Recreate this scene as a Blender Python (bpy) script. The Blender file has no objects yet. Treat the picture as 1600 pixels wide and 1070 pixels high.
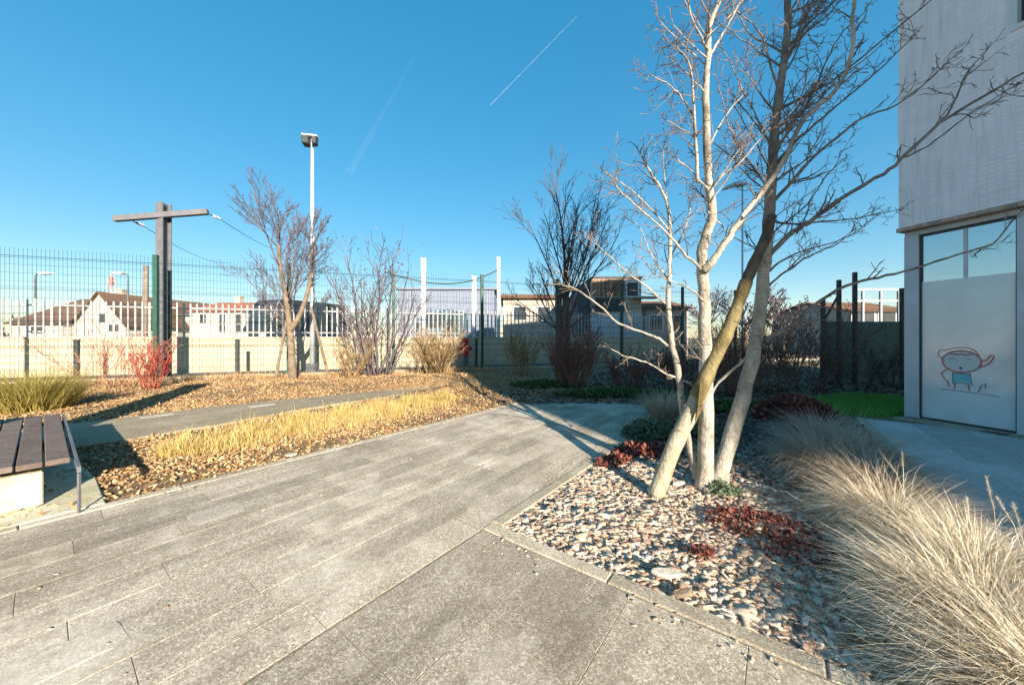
import bpy, bmesh, math, random
import numpy as np
from mathutils import Vector, Matrix

random.seed(7)
RNG = np.random.default_rng(11)
SC = bpy.context.scene
COL = SC.collection
R = math.radians

# ------------------------------------------------------------------ camera, sky, sun, exposure
EYE = 1.5            # eye height, metres
FPX = 555.0          # focal length of the photograph in its own 1600-pixel width
HOR = 527.0          # horizon row of the photograph
cam_d = bpy.data.cameras.new('camera')
cam = bpy.data.objects.new('camera', cam_d); COL.objects.link(cam)
cam_d.sensor_width = 36.0
cam_d.lens = 36.0 * FPX / 1600.0
cam_d.shift_y = -(535.0 - HOR) / 1600.0
cam_d.clip_start = 0.05
cam_d.clip_end = 20000
cam.location = (0, 0, EYE)
cam.rotation_euler = (R(90), 0, 0)
SC.camera = cam

SUN_AZ = R(24.0)     # shadows run this far left of straight ahead
SUN_EL = R(19.5)
world = bpy.data.worlds.new('World'); SC.world = world
world.use_nodes = True
wn = world.node_tree.nodes; wl = world.node_tree.links
wn.clear()
sky = wn.new('ShaderNodeTexSky'); sky.sky_type = 'NISHITA'; sky.sun_disc = False
sky.sun_elevation = SUN_EL
sky.sun_rotation = math.atan2(math.sin(SUN_AZ), -math.cos(SUN_AZ))
sky.air_density = 1.0; sky.dust_density = 0.25; sky.ozone_density = 2.5; sky.altitude = 60
hs = wn.new('ShaderNodeHueSaturation'); hs.inputs['Saturation'].default_value = 2.02; hs.inputs['Hue'].default_value = 0.492
gm = wn.new('ShaderNodeGamma'); gm.inputs['Gamma'].default_value = 0.5
bg = wn.new('ShaderNodeBackground'); bg.inputs['Strength'].default_value = 0.15
wo = wn.new('ShaderNodeOutputWorld')
wl.new(sky.outputs[0], gm.inputs['Color']); wl.new(gm.outputs[0], hs.inputs['Color']); wl.new(hs.outputs[0], bg.inputs['Color']); wl.new(bg.outputs[0], wo.inputs['Surface'])

sun_d = bpy.data.lights.new('sun', 'SUN'); sun = bpy.data.objects.new('sun', sun_d); COL.objects.link(sun)
sun_d.energy = 4.6; sun_d.angle = R(0.5); sun_d.color = (1.0, 0.90, 0.755)
LIGHT = Vector((-math.sin(SUN_AZ) * math.cos(SUN_EL), math.cos(SUN_AZ) * math.cos(SUN_EL), -math.sin(SUN_EL)))
sun.rotation_euler = LIGHT.to_track_quat('-Z', 'Y').to_euler()
sun.location = (10, -20, 30)

SC.view_settings.view_transform = 'Standard'; SC.view_settings.look = 'None'
SC.view_settings.gamma = 1.0; SC.view_settings.use_curve_mapping = False
SC.view_settings.exposure = 1.45
SC.cycles.max_bounces = 8; SC.cycles.transparent_max_bounces = 16
SC.cycles.volume_bounces = 1
SC.cycles.use_denoising = True

# ------------------------------------------------------------------ helpers
def at(px, py, Y):
    """world point at forward distance Y that the photograph shows at (px, py)"""
    return Vector(((px - 800.0) / FPX * Y, Y, EYE + (HOR - py) / FPX * Y))
def gp(px, py):
    Y = EYE * FPX / (py - HOR)
    return ((px - 800.0) / FPX * Y, Y)

# paving axes: U runs along the main path, N across it (to the right); O is the corner of the planting bed
U = Vector((0.602, 0.7985, 0)); N = Vector((0.7985, -0.602, 0)); O = Vector((-0.156, 2.89, 0))
PAVE_ROT = math.atan2(U.y, U.x)
def ab(a, b, z=0.0): 
    p = O + U * a + N * b
    return Vector((p.x, p.y, z))
def to_ab(x, y):
    dx, dy = x - O.x, y - O.y
    return dx * U.x + dy * U.y, dx * N.x + dy * N.y

def mound(x, y):
    z = 0.30 * math.exp(-((x + 2.4) ** 2 / 5.5 + (y - 12.0) ** 2 / 3.0))
    z += 0.10 * math.exp(-((x + 7.5) ** 2 / 14 + (y - 11.0) ** 2 / 1.6))
    z += 0.05 * math.sin(x * 1.3 + 2) * math.sin(y * 1.1) * min(1, max(0, (y - 7) / 3))
    return z
PATH2_FAR = [(-13, 0.5), (-9.6, 4.2), (-7.26, 6.5), (-6.5, 7.6), (-5.3, 8.6), (-3.57, 9.9), (-1.9, 11.0)]
PATH2_NEAR = [(-9.5, -0.5), (-7.4, 2.9), (-5.9, 4.81), (-5.05, 6.05), (-4.38, 7.37), (-3.3, 8.8), (-1.9, 10.4)]
def in_poly(x, y, poly):
    c = False; j = len(poly) - 1
    for i in range(len(poly)):
        xi, yi = poly[i]; xj, yj = poly[j]
        if (yi > y) != (yj > y) and x < (xj - xi) * (y - yi) / (yj - yi) + xi: c = not c
        j = i
    return c
PATH2 = PATH2_FAR + PATH2_NEAR[::-1]
ROW = 0.576
ROW_END = [4.3, 4.55, 4.85, 5.1, 5.3, 5.5, 5.68, 5.82, 5.95, 6.05]
FAC0 = Vector((7.35, 6.66, 0)); FACD = Vector((0.261, -0.965, 0)).normalized(); FACN = Vector((-0.965, -0.261, 0)).normalized()
def fac(s, out, z): 
    p = FAC0 + FACD * s + FACN * out
    return Vector((p.x, p.y, z))
def paved(x, y):
    a, b = to_ab(x, y)
    if -2.9 <= b < 0:
        return a < ROW_END[min(9, max(0, int((b + 2.88) / (ROW/2))))]
    if 0 <= b <= 3.03: return a < -0.02
    if b > 3.03: return a < 7.05
    return False
def gz(x, y):
    if paved(x, y): return -0.09
    if in_poly(x, y, PATH2): return -0.06
    return -0.025 + mound(x, y)

class MB:
    def __init__(s): s.v = []; s.f = []
    def add(s, vs, fs):
        k = len(s.v); s.v.extend([tuple(p) for p in vs]); s.f.extend([tuple(i + k for i in q) for q in fs])
    def box(s, c, size, rot=0.0, mat=None):
        hx, hy, hz = size[0] / 2, size[1] / 2, size[2] / 2
        cs, sn = math.cos(rot), math.sin(rot)
        vs = []
        for dx, dy, dz in ((-hx,-hy,-hz),(hx,-hy,-hz),(hx,hy,-hz),(-hx,hy,-hz),(-hx,-hy,hz),(hx,-hy,hz),(hx,hy,hz),(-hx,hy,hz)):
            vs.append((c[0] + dx*cs - dy*sn, c[1] + dx*sn + dy*cs, c[2] + dz))
        s.add(vs, [(0,3,2,1),(4,5,6,7),(0,1,5,4),(1,2,6,5),(2,3,7,6),(3,0,4,7)])
    def bar(s, p0, p1, w, h, up=Vector((0,0,1))):
        p0, p1 = Vector(p0), Vector(p1); d = (p1 - p0).normalized()
        sd = d.cross(up)
        if sd.length < 1e-4: sd = d.cross(Vector((1,0,0)))
        sd.normalize(); u2 = sd.cross(d).normalized()
        vs = []
        for p in (p0, p1):
            for a, b in ((-1,-1),(1,-1),(1,1),(-1,1)): vs.append(p + sd*(a*w/2) + u2*(b*h/2))
        s.add(vs, [(0,1,2,3),(7,6,5,4),(0,4,5,1),(1,5,6,2),(2,6,7,3),(3,7,4,0)])
    def tube(s, pts, rads, n=6, cap=True):
        pts = [Vector(p) for p in pts]
        m = len(pts); k = len(s.v)
        ref = Vector((0.31, 0.17, 0.93)) if abs((pts[-1]-pts[0]).normalized().z) < 0.9 else Vector((1, 0.1, 0))
        for i, p in enumerate(pts):
            d = pts[min(i+1, m-1)] - pts[max(i-1, 0)]
            if d.length < 1e-9: d = Vector((0,0,1))
            d.normalize()
            x = d.cross(ref)
            if x.length < 1e-3: x = d.cross(Vector((0,1,0)))
            x.normalize(); y = d.cross(x)
            for j in range(n):
                t = 2*math.pi*j/n
                q = p + (x*math.cos(t) + y*math.sin(t)) * rads[i]
                s.v.append((q.x, q.y, q.z))
        for i in range(m-1):
            for j in range(n):
                a = k+i*n+j; b = k+i*n+(j+1) % n
                s.f.append((a, b, b+n, a+n))
        if cap:
            s.f.append(tuple(k+j for j in range(n))[::-1]); s.f.append(tuple(k+(m-1)*n+j for j in range(n)))
    def prism(s, poly, z0, z1):
        n = len(poly)
        vs = [(p[0], p[1], z0) for p in poly] + [(p[0], p[1], z1) for p in poly]
        s.add(vs, [tuple(range(n))[::-1], tuple(range(n, 2*n))] + [(i, (i+1) % n, n+(i+1) % n, n+i) for i in range(n)])
    def extrude(s, poly, vec):
        n = len(poly); vec = Vector(vec)
        vs = [Vector(p) for p in poly] + [Vector(p) + vec for p in poly]
        s.add(vs, [tuple(range(n)), tuple(range(n, 2*n))[::-1]] + [(i, n+i, n+(i+1) % n, (i+1) % n) for i in range(n)])
    def lathe(s, c, prof, n=12):
        k = len(s.v)
        for r, z in prof:
            for j in range(n):
                t = 2*math.pi*j/n
                s.v.append((c[0]+r*math.cos(t), c[1]+r*math.sin(t), c[2]+z))
        for i in range(len(prof)-1):
            for j in range(n):
                a = k+i*n+j; b = k+i*n+(j+1) % n
                s.f.append((a, b, b+n, a+n))
        s.f.append(tuple(k+j for j in range(n))[::-1]); s.f.append(tuple(k+(len(prof)-1)*n+j for j in range(n)))
    def mesh(s, name, mat, smooth=False, bevel=0.0, fix=True):
        me = bpy.data.meshes.new(name); me.from_pydata(s.v, [], s.f)
        if fix or bevel:
            bm = bmesh.new(); bm.from_mesh(me)
            bmesh.ops.recalc_face_normals(bm, faces=bm.faces)
            if bevel:
                bmesh.ops.bevel(bm, geom=[e for e in bm.edges if e.is_manifold and e.calc_face_angle(0) > 0.5], offset=bevel, segments=1, affect='EDGES')
            bm.to_mesh(me); bm.free()
        if mat: me.materials.append(mat)
        if smooth: me.shade_smooth()
        me.update()
        return me
    def build(s, name, mat, parent=None, smooth=False, bevel=0.0, fix=True):
        return link(name, s.mesh(name, mat, smooth, bevel, fix), parent)

def link(name, me, parent=None):
    o = bpy.data.objects.new(name, me); COL.objects.link(o)
    if parent is not None:
        o.parent = parent
        # children are modelled in world coordinates: undo the parent's placement
        o.matrix_parent_inverse = Matrix.LocRotScale(parent.location, parent.rotation_euler, parent.scale).inverted()
    return o
def tag(o, label=None, cat=None, group=None, kind=None):
    if label: o['label'] = label
    if cat: o['category'] = cat
    if group: o['group'] = group
    if kind: o['kind'] = kind
    return o
def thing(name, loc, label, cat, group=None):
    o = bpy.data.objects.new(name, None); COL.objects.link(o); o.location = loc; o.empty_display_size = 0.2
    return tag(o, label, cat, group)
def fast_mesh(name, co, faces, mat, smooth=False):
    """co (n,3) floats, faces (m,k) ints, all faces with the same corner count"""
    me = bpy.data.meshes.new(name)
    me.vertices.add(len(co)); me.vertices.foreach_set('co', np.asarray(co, np.float32).ravel())
    m, k = faces.shape
    me.loops.add(m*k); me.loops.foreach_set('vertex_index', np.asarray(faces, np.int32).ravel())
    me.polygons.add(m); me.polygons.foreach_set('loop_start', np.arange(0, m*k, k, dtype=np.int32))
    me.update(calc_edges=True); me.validate()
    if mat: me.materials.append(mat)
    if smooth: me.shade_smooth()
    return me

# ------------------------------------------------------------------ materials
def ramp_node(nt, stops, interp='LINEAR'):
    r = nt.nodes.new('ShaderNodeValToRGB'); r.color_ramp.interpolation = interp
    el = r.color_ramp.elements
    while len(el) > 1: el.remove(el[-1])
    el[0].position = stops[0][0]; el[0].color = (*stops[0][1], 1)
    for p, c in stops[1:]:
        e = el.new(p); e.color = (*c, 1)
    return r
def new_mat(name):
    m = bpy.data.materials.new(name); m.use_nodes = True
    nt = m.node_tree; b = nt.nodes['Principled BSDF']
    return m, nt, b
def nmat(name, stops, scale=6.0, rough=0.8, bump=0.0, bscale=40.0, metal=0.0, island=0.0, stretch=None, spec=0.3, trans=0.0, detail=5.0, objrand=0.0):
    """noise-coloured material; island > 0 also varies the colour from one loose piece to the next"""
    m, nt, b = new_mat(name); L = nt.links
    geo = nt.nodes.new('ShaderNodeNewGeometry')
    vec = geo.outputs['Position']
    if stretch:
        mp = nt.nodes.new('ShaderNodeMapping'); mp.inputs['Scale'].default_value = stretch
        L.new(vec, mp.inputs['Vector']); vec = mp.outputs[0]
    nz = nt.nodes.new('ShaderNodeTexNoise'); nz.inputs['Scale'].default_value = scale; nz.inputs['Detail'].default_value = detail; nz.inputs['Roughness'].default_value = 0.65
    L.new(vec, nz.inputs['Vector'])
    fac_ = nz.outputs['Fac']
    if island or objrand:
        mx = nt.nodes.new('ShaderNodeMix'); mx.inputs['Factor'].default_value = island or objrand
        L.new(fac_, mx.inputs['A'])
        if island: L.new(geo.outputs['Random Per Island'], mx.inputs['B'])
        else:
            oi = nt.nodes.new('ShaderNodeObjectInfo'); L.new(oi.outputs['Random'], mx.inputs['B'])
        fac_ = mx.outputs['Result']
    rp = ramp_node(nt, stops); L.new(fac_, rp.inputs['Fac']); L.new(rp.outputs['Color'], b.inputs['Base Color'])
    b.inputs['Roughness'].default_value = rough; b.inputs['Metallic'].default_value = metal
    b.inputs['Specular IOR Level'].default_value = spec
    if bump:
        n2 = nt.nodes.new('ShaderNodeTexNoise'); n2.inputs['Scale'].default_value = bscale; n2.inputs['Detail'].default_value = 4
        L.new(vec, n2.inputs['Vector'])
        bp = nt.nodes.new('ShaderNodeBump'); bp.inputs['Strength'].default_value = bump; bp.inputs['Distance'].default_value = 0.02
        L.new(n2.outputs['Fac'], bp.inputs['Height']); L.new(bp.outputs[0], b.inputs['Normal'])
    if trans:
        tr = nt.nodes.new('ShaderNodeBsdfTranslucent'); L.new(rp.outputs['Color'], tr.inputs['Color'])
        ms = nt.nodes.new('ShaderNodeMixShader'); ms.inputs['Fac'].default_value = trans
        L.new(b.outputs[0], ms.inputs[1]); L.new(tr.outputs[0], ms.inputs[2])
        L.new(ms.outputs[0], nt.nodes['Material Output'].inputs['Surface'])
    return m
def paving_mat(name, dark, mid, light, grain=150.0, lichen=(0.42, 0.36, 0.22), wear=1.0):
    """washed concrete: fine stone grains, blotches, worn streaks along the path, each slab a little different"""
    m, nt, b = new_mat(name); L = nt.links
    geo = nt.nodes.new('ShaderNodeNewGeometry'); oi = nt.nodes.new('ShaderNodeObjectInfo')
    def noise(scale, detail=4, vec=geo.outputs['Position'], rough=0.6):
        n = nt.nodes.new('ShaderNodeTexNoise'); n.inputs['Scale'].default_value = scale; n.inputs['Detail'].default_value = detail
        n.inputs['Roughness'].default_value = rough
        L.new(vec, n.inputs['Vector']); return n.outputs['Fac']
    def mixc(f, a, c, mode='MIX'):
        x = nt.nodes.new('ShaderNodeMix'); x.data_type = 'RGBA'; x.blend_type = mode
        if isinstance(f, float): x.inputs['Factor'].default_value = f
        else: L.new(f, x.inputs['Factor'])
        L.new(a, x.inputs['A'])
        if isinstance(c, tuple): x.inputs['B'].default_value = (*c, 1)
        else: L.new(c, x.inputs['B'])
        return x.outputs['Result']
    def remap(v, lo, hi, a=0.0, c=1.0):
        r = nt.nodes.new('ShaderNodeMapRange'); L.new(v, r.inputs['Value'])
        r.inputs['From Min'].default_value = lo; r.inputs['From Max'].default_value = hi; r.inputs['To Min'].default_value = a; r.inputs['To Max'].default_value = c
        return r.outputs['Result']
    vo = nt.nodes.new('ShaderNodeTexVoronoi'); vo.inputs['Scale'].default_value = grain; L.new(geo.outputs['Position'], vo.inputs['Vector'])
    sep = nt.nodes.new('ShaderNodeSeparateColor'); L.new(vo.outputs['Color'], sep.inputs[0])
    rp = ramp_node(nt, [(0.0, dark), (0.35, mid), (0.7, mid), (0.88, light)]); L.new(sep.outputs[0], rp.inputs['Fac'])
    col = rp.outputs['Color']
    rot = nt.nodes.new('ShaderNodeMapping'); rot.inputs['Rotation'].default_value = (0, 0, -PAVE_ROT); L.new(geo.outputs['Position'], rot.inputs['Vector'])
    st = nt.nodes.new('ShaderNodeMapping'); st.inputs['Scale'].default_value = (0.55, 2.6, 1); L.new(rot.outputs[0], st.inputs['Vector'])
    streak = noise(1.5, 6, st.outputs[0], 0.7)
    col = mixc(remap(streak, 0.45, 0.66, 0.0, 0.55*wear), col, tuple(c*0.55 for c in dark))
    blot = noise(1.1, 5, rough=0.62)
    col = mixc(remap(blot, 0.50, 0.66, 0.0, 0.50), col, tuple(min(1, c*1.12) for c in light))
    col = mixc(remap(noise(2.7, 6, rough=0.7), 0.56, 0.72, 0.0, 0.45*wear), col, lichen)
    col = mixc(remap(noise(0.75, 7, rough=0.68), 0.50, 0.66, 0.0, 0.5*wear), col, (dark[0]*.72, dark[1]*.70, dark[2]*.66))
    col = mixc(remap(noise(4.5, 5, rough=0.7), 0.54, 0.70, 0.0, 0.40), col, light)
    fine = noise(26.0, 5, rough=0.75)
    col = mixc(remap(fine, 0.3, 0.7, 0.0, 0.5), col, tuple(c*0.7 for c in dark))
    hsv = nt.nodes.new('ShaderNodeHueSaturation'); L.new(col, hsv.inputs['Color']); L.new(remap(oi.outputs['Random'], 0, 1, 0.80, 1.14), hsv.inputs['Value'])
    L.new(hsv.outputs[0], b.inputs['Base Color'])
    b.inputs['Roughness'].default_value = 0.9; b.inputs['Specular IOR Level'].default_value = 0.2
    bp = nt.nodes.new('ShaderNodeBump'); bp.inputs['Strength'].default_value = 0.55; bp.inputs['Distance'].default_value = 0.006
    L.new(sep.outputs[1], bp.inputs['Height']); L.new(bp.outputs[0], b.inputs['Normal'])
    return m

M = {}
M['slab'] = paving_mat('washed_concrete', (0.29, 0.225, 0.16), (0.52, 0.43, 0.315), (0.84, 0.735, 0.58), grain=130)
M['slab_pale'] = paving_mat('pale_concrete', (0.36, 0.29, 0.21), (0.57, 0.485, 0.37), (0.82, 0.73, 0.59), wear=1.0, grain=150)
M['slab_grey'] = paving_mat('grey_paving', (0.40, 0.36, 0.315), (0.60, 0.55, 0.49), (0.78, 0.74, 0.68), wear=0.45)
M['path2'] = paving_mat('garden_path_concrete', (0.26, 0.20, 0.12), (0.46, 0.365, 0.235), (0.64, 0.54, 0.38), grain=90, wear=0.6)
M['kerb'] = paving_mat('kerb_concrete', (0.28, 0.22, 0.15), (0.50, 0.42, 0.30), (0.76, 0.68, 0.53), wear=0.5)
M['joint'] = nmat('joint_sand', [(0.3, (0.17, 0.13, 0.085)), (0.7, (0.34, 0.27, 0.18))], 3, 1.0, 0.4, 80)
M['soil'] = nmat('garden_soil', [(0.25, (0.07, 0.045, 0.025)), (0.5, (0.22, 0.14, 0.07)), (0.75, (0.40, 0.28, 0.15))], 18, 1.0, 0.9, 30)
M['land'] = nmat('far_land', [(0.3, (0.10, 0.09, 0.06)), (0.7, (0.20, 0.17, 0.11))], 0.4, 1.0)
M['asphalt'] = nmat('asphalt', [(0.3, (0.075, 0.072, 0.07)), (0.7, (0.14, 0.135, 0.13))], 4, 0.9, 0.3, 120)
M['wall'] = nmat('rendered_wall', [(0.3, (0.43, 0.365, 0.25)), (0.7, (0.53, 0.46, 0.335))], 1.6, 0.9, 0.2, 40, objrand=0)
M['coping'] = nmat('coping', [(0.3, (0.44, 0.39, 0.30)), (0.7, (0.54, 0.48, 0.38))], 3, 0.9)
M['picket'] = nmat('white_picket', [(0.3, (0.34, 0.33, 0.325)), (0.7, (0.50, 0.485, 0.475))], 2, 0.5, objrand=0.6)
M['greenpost'] = nmat('green_paint', [(0.3, (0.012, 0.05, 0.035)), (0.7, (0.02, 0.085, 0.058))], 5, 0.45)
M['wire'] = nmat('green_wire', [(0.3, (0.012, 0.045, 0.035)), (0.7, (0.03, 0.085, 0.068))], 3, 0.5)
M['greysteel'] = nmat('galvanised_steel', [(0.3, (0.10, 0.10, 0.11)), (0.7, (0.155, 0.15, 0.16))], 4, 0.6)
M['darksteel'] = nmat('dark_steel', [(0.3, (0.030, 0.033, 0.034)), (0.7, (0.06, 0.064, 0.066))], 5, 0.5)
M['polewhite'] = nmat('white_paint', [(0.3, (0.58, 0.58, 0.57)), (0.7, (0.70, 0.70, 0.68))], 3, 0.45)
M['timber'] = nmat('weathered_timber', [(0.25, (0.055, 0.036, 0.028)), (0.5, (0.125, 0.088, 0.07)), (0.8, (0.21, 0.16, 0.135))], 5, 0.8, 0.5, 30, stretch=(1, 1, 1), objrand=0.35)
M['concrete'] = nmat('mossy_concrete', [(0.3, (0.34, 0.31, 0.17)), (0.5, (0.52, 0.47, 0.32)), (0.7, (0.64, 0.59, 0.46))], 3.5, 0.9, 0.3, 50)
def bark_mat(name, dark, mid, light, scar):
    m, nt, b = new_mat(name); L = nt.links
    geo = nt.nodes.new('ShaderNodeNewGeometry')
    def noise(scale, stretch, detail=5, rough=0.65):
        mp = nt.nodes.new('ShaderNodeMapping'); mp.inputs['Scale'].default_value = stretch; L.new(geo.outputs['Position'], mp.inputs['Vector'])
        n = nt.nodes.new('ShaderNodeTexNoise'); n.inputs['Scale'].default_value = scale; n.inputs['Detail'].default_value = detail; n.inputs['Roughness'].default_value = rough
        L.new(mp.outputs[0], n.inputs['Vector']); return n.outputs['Fac']
    rp = ramp_node(nt, [(0.30, dark), (0.46, mid), (0.66, light)]); L.new(noise(6, (1, 1, .6)), rp.inputs['Fac'])
    mk = ramp_node(nt, [(0.60, (0, 0, 0)), (0.68, (1, 1, 1))]); L.new(noise(14, (1, 1, 4.5), 3), mk.inputs['Fac'])
    mx = nt.nodes.new('ShaderNodeMix'); mx.data_type = 'RGBA'; mx.inputs['B'].default_value = (*scar, 1)
    L.new(mk.outputs['Color'], mx.inputs['Factor']); L.new(rp.outputs['Color'], mx.inputs['A'])
    L.new(mx.outputs['Result'], b.inputs['Base Color']); b.inputs['Roughness'].default_value = 0.9; b.inputs['Specular IOR Level'].default_value = 0.15
    bp = nt.nodes.new('ShaderNodeBump'); bp.inputs['Strength'].default_value = 1.0; bp.inputs['Distance'].default_value = 0.022
    L.new(noise(28, (1, 1, .8)), bp.inputs['Height']); L.new(bp.outputs[0], b.inputs['Normal'])
    return m
M['bark'] = bark_mat('pale_bark', (0.15, 0.125, 0.09), (0.36, 0.315, 0.255), (0.52, 0.47, 0.40), (0.10, 0.078, 0.058))
M['stake'] = bark_mat('peeled_pole', (0.24, 0.195, 0.125), (0.38, 0.32, 0.22), (0.50, 0.44, 0.33), (0.16, 0.12, 0.07))
M['moss'] = bark_mat('mossy_bark', (0.065, 0.05, 0.03), (0.165, 0.125, 0.055), (0.29, 0.235, 0.115), (0.045, 0.034, 0.022))
M['shadebark'] = bark_mat('shaded_grey_bark', (0.10, 0.085, 0.07), (0.20, 0.17, 0.14), (0.31, 0.27, 0.225), (0.06, 0.05, 0.04))  # shade on the upper right stem and its branches, put into the colour
M['shadepole'] = bark_mat('shaded_pole_bark', (0.045, 0.036, 0.03), (0.09, 0.072, 0.055), (0.16, 0.13, 0.095), (0.03, 0.024, 0.02))  # top end of the leaning pole: its shade is painted into the bark
M['twig'] = nmat('twig_bark', [(0.3, (0.10, 0.075, 0.06)), (0.7, (0.27, 0.205, 0.165))], 5, 0.85, island=0.5)
M['brownbark'] = nmat('brown_bark', [(0.3, (0.11, 0.08, 0.055)), (0.7, (0.26, 0.195, 0.13))], 6, 0.9, 0.4, 30)
M['purpletwig'] = nmat('purplish_twig', [(0.2, (0.075, 0.058, 0.064)), (0.8, (0.16, 0.125, 0.13))], 4, 0.85, island=0.6)
M['darktwig'] = nmat('dark_twig', [(0.2, (0.045, 0.036, 0.034)), (0.8, (0.14, 0.105, 0.09))], 4, 0.85, island=0.6)
M['tantwig'] = nmat('tan_twig', [(0.2, (0.17, 0.10, 0.045)), (0.8, (0.40, 0.27, 0.13))], 4, 0.85, island=0.6)
M['redtwig'] = nmat('red_twig', [(0.2, (0.20, 0.025, 0.018)), (0.8, (0.42, 0.085, 0.05))], 4, 0.7, island=0.7)
M['redpale'] = nmat('dull_red_twig', [(0.2, (0.28, 0.09, 0.06)), (0.8, (0.48, 0.24, 0.15))], 4, 0.8, island=0.7)
M['redbrown'] = nmat('reddish_brown_twig', [(0.2, (0.11, 0.05, 0.04)), (0.8, (0.29, 0.15, 0.11))], 4, 0.85, island=0.6)
M['chip_pale'] = nmat('pale_wood_chip', [(0.0, (0.22, 0.125, 0.08)), (0.25, (0.40, 0.27, 0.19)), (0.55, (0.54, 0.415, 0.30)), (0.85, (0.64, 0.525, 0.40)), (1.0, (0.78, 0.69, 0.56))], 12, 0.9, island=0.85)
M['chipdust'] = nmat('chip_dust', [(0.3, (0.20, 0.13, 0.09)), (0.5, (0.36, 0.265, 0.20)), (0.7, (0.50, 0.40, 0.31))], 30, 1.0, 0.9, 60)
M['chip_gold'] = nmat('golden_litter', [(0.0, (0.16, 0.075, 0.035)), (0.35, (0.36, 0.20, 0.085)), (0.7, (0.50, 0.325, 0.155)), (1.0, (0.67, 0.52, 0.33))], 12, 0.9, island=0.85)
M['chip_dark'] = nmat('dark_litter', [(0.0, (0.05, 0.03, 0.022)), (0.5, (0.15, 0.095, 0.065)), (1.0, (0.34, 0.27, 0.21))], 12, 0.9, island=0.85)
M['redleaf'] = nmat('red_leaf', [(0.0, (0.06, 0.02, 0.016)), (0.5, (0.20, 0.048, 0.034)), (0.85, (0.34, 0.12, 0.075)), (1.0, (0.42, 0.26, 0.17))], 9, 0.75, island=0.85, trans=0.2)
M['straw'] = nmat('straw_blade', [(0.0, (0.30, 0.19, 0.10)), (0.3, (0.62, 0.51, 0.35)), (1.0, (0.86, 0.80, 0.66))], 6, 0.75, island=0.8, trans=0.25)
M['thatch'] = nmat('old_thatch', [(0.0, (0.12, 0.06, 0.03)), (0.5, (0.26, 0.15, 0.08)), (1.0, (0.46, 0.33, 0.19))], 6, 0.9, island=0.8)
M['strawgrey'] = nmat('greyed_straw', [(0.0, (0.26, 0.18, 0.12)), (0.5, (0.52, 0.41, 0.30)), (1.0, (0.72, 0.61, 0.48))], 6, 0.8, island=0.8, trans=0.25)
M['strawgold'] = nmat('golden_straw', [(0.0, (0.40, 0.26, 0.07)), (0.5, (0.66, 0.48, 0.16)), (1.0, (0.80, 0.66, 0.32))], 6, 0.75, island=0.8, trans=0.25)
M['yellowgreen'] = nmat('yellow_green_blade', [(0.0, (0.16, 0.14, 0.03)), (0.5, (0.36, 0.29, 0.07)), (1.0, (0.50, 0.38, 0.14))], 6, 0.75, island=0.8, trans=0.25)
M['lawn'] = nmat('lawn_blade', [(0.0, (0.08, 0.20, 0.02)), (0.5, (0.16, 0.38, 0.05)), (1.0, (0.30, 0.46, 0.12))], 6, 0.7, island=0.8, trans=0.3)
M['sage'] = nmat('sage_leaf', [(0.0, (0.06, 0.10, 0.05)), (0.5, (0.13, 0.18, 0.10)), (1.0, (0.26, 0.30, 0.19))], 6, 0.8, island=0.8, trans=0.2)
M['groundgreen'] = nmat('ground_cover_leaf', [(0.0, (0.025, 0.06, 0.015)), (0.5, (0.06, 0.13, 0.03)), (1.0, (0.14, 0.20, 0.07))], 6, 0.8, island=0.8, trans=0.2)
M['clad'] = nmat('lilac_white_render', [(0.3, (0.80, 0.75, 0.77)), (0.7, (0.88, 0.83, 0.85))], 3, 0.8, 0.15, 30)
M['net'] = nmat('white_net', [(0.3, (0.78, 0.77, 0.79)), (0.7, (0.86, 0.85, 0.86))], 3, 0.6)
M['alu'] = nmat('grey_aluminium', [(0.3, (0.44, 0.46, 0.49)), (0.7, (0.54, 0.56, 0.59))], 2, 0.45, metal=0.2)
M['rust'] = nmat('weathered_lintel', [(0.3, (0.20, 0.13, 0.10)), (0.55, (0.42, 0.31, 0.25)), (0.8, (0.55, 0.47, 0.42))], 7, 0.8, 0.3, 30)
M['interior'] = nmat('interior_white', [(0.3, (0.62, 0.62, 0.60)), (0.7, (0.72, 0.72, 0.70))], 1, 0.9)
M['brick'] = nmat('brown_cladding', [(0.3, (0.24, 0.13, 0.085)), (0.7, (0.38, 0.24, 0.16))], 3, 0.9, objrand=0.6)
M['rooftile'] = nmat('brown_roof', [(0.3, (0.10, 0.055, 0.035)), (0.7, (0.19, 0.105, 0.065))], 3, 0.9, 0.4, 10, objrand=0.4)
M['roofred'] = nmat('red_roof', [(0.3, (0.22, 0.075, 0.045)), (0.7, (0.36, 0.14, 0.085))], 3, 0.9, 0.4, 10, objrand=0.4)
M['slate'] = nmat('slate_roof', [(0.3, (0.06, 0.065, 0.075)), (0.7, (0.13, 0.135, 0.15))], 3, 0.8)
M['cream'] = nmat('cream_render', [(0.3, (0.36, 0.33, 0.28)), (0.7, (0.46, 0.425, 0.37))], 2, 0.9)
M['beige'] = nmat('beige_render', [(0.3, (0.42, 0.35, 0.27)), (0.7, (0.56, 0.48, 0.38))], 2, 0.9)
M['paleblue'] = nmat('pale_metal_sheet', [(0.3, (0.50, 0.52, 0.56)), (0.7, (0.60, 0.62, 0.66))], 2, 0.6)
M['lilac'] = nmat('pale_lilac_sheet', [(0.3, (0.18, 0.205, 0.27)), (0.7, (0.22, 0.245, 0.31))], 1.5, 0.7)
M['greenpanel'] = nmat('green_windbreak', [(0.3, (0.07, 0.13, 0.12)), (0.7, (0.11, 0.18, 0.165))], 3, 0.7)
M['red'] = nmat('red_paint', [(0.3, (0.50, 0.02, 0.025)), (0.7, (0.66, 0.04, 0.04))], 4, 0.45)
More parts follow.
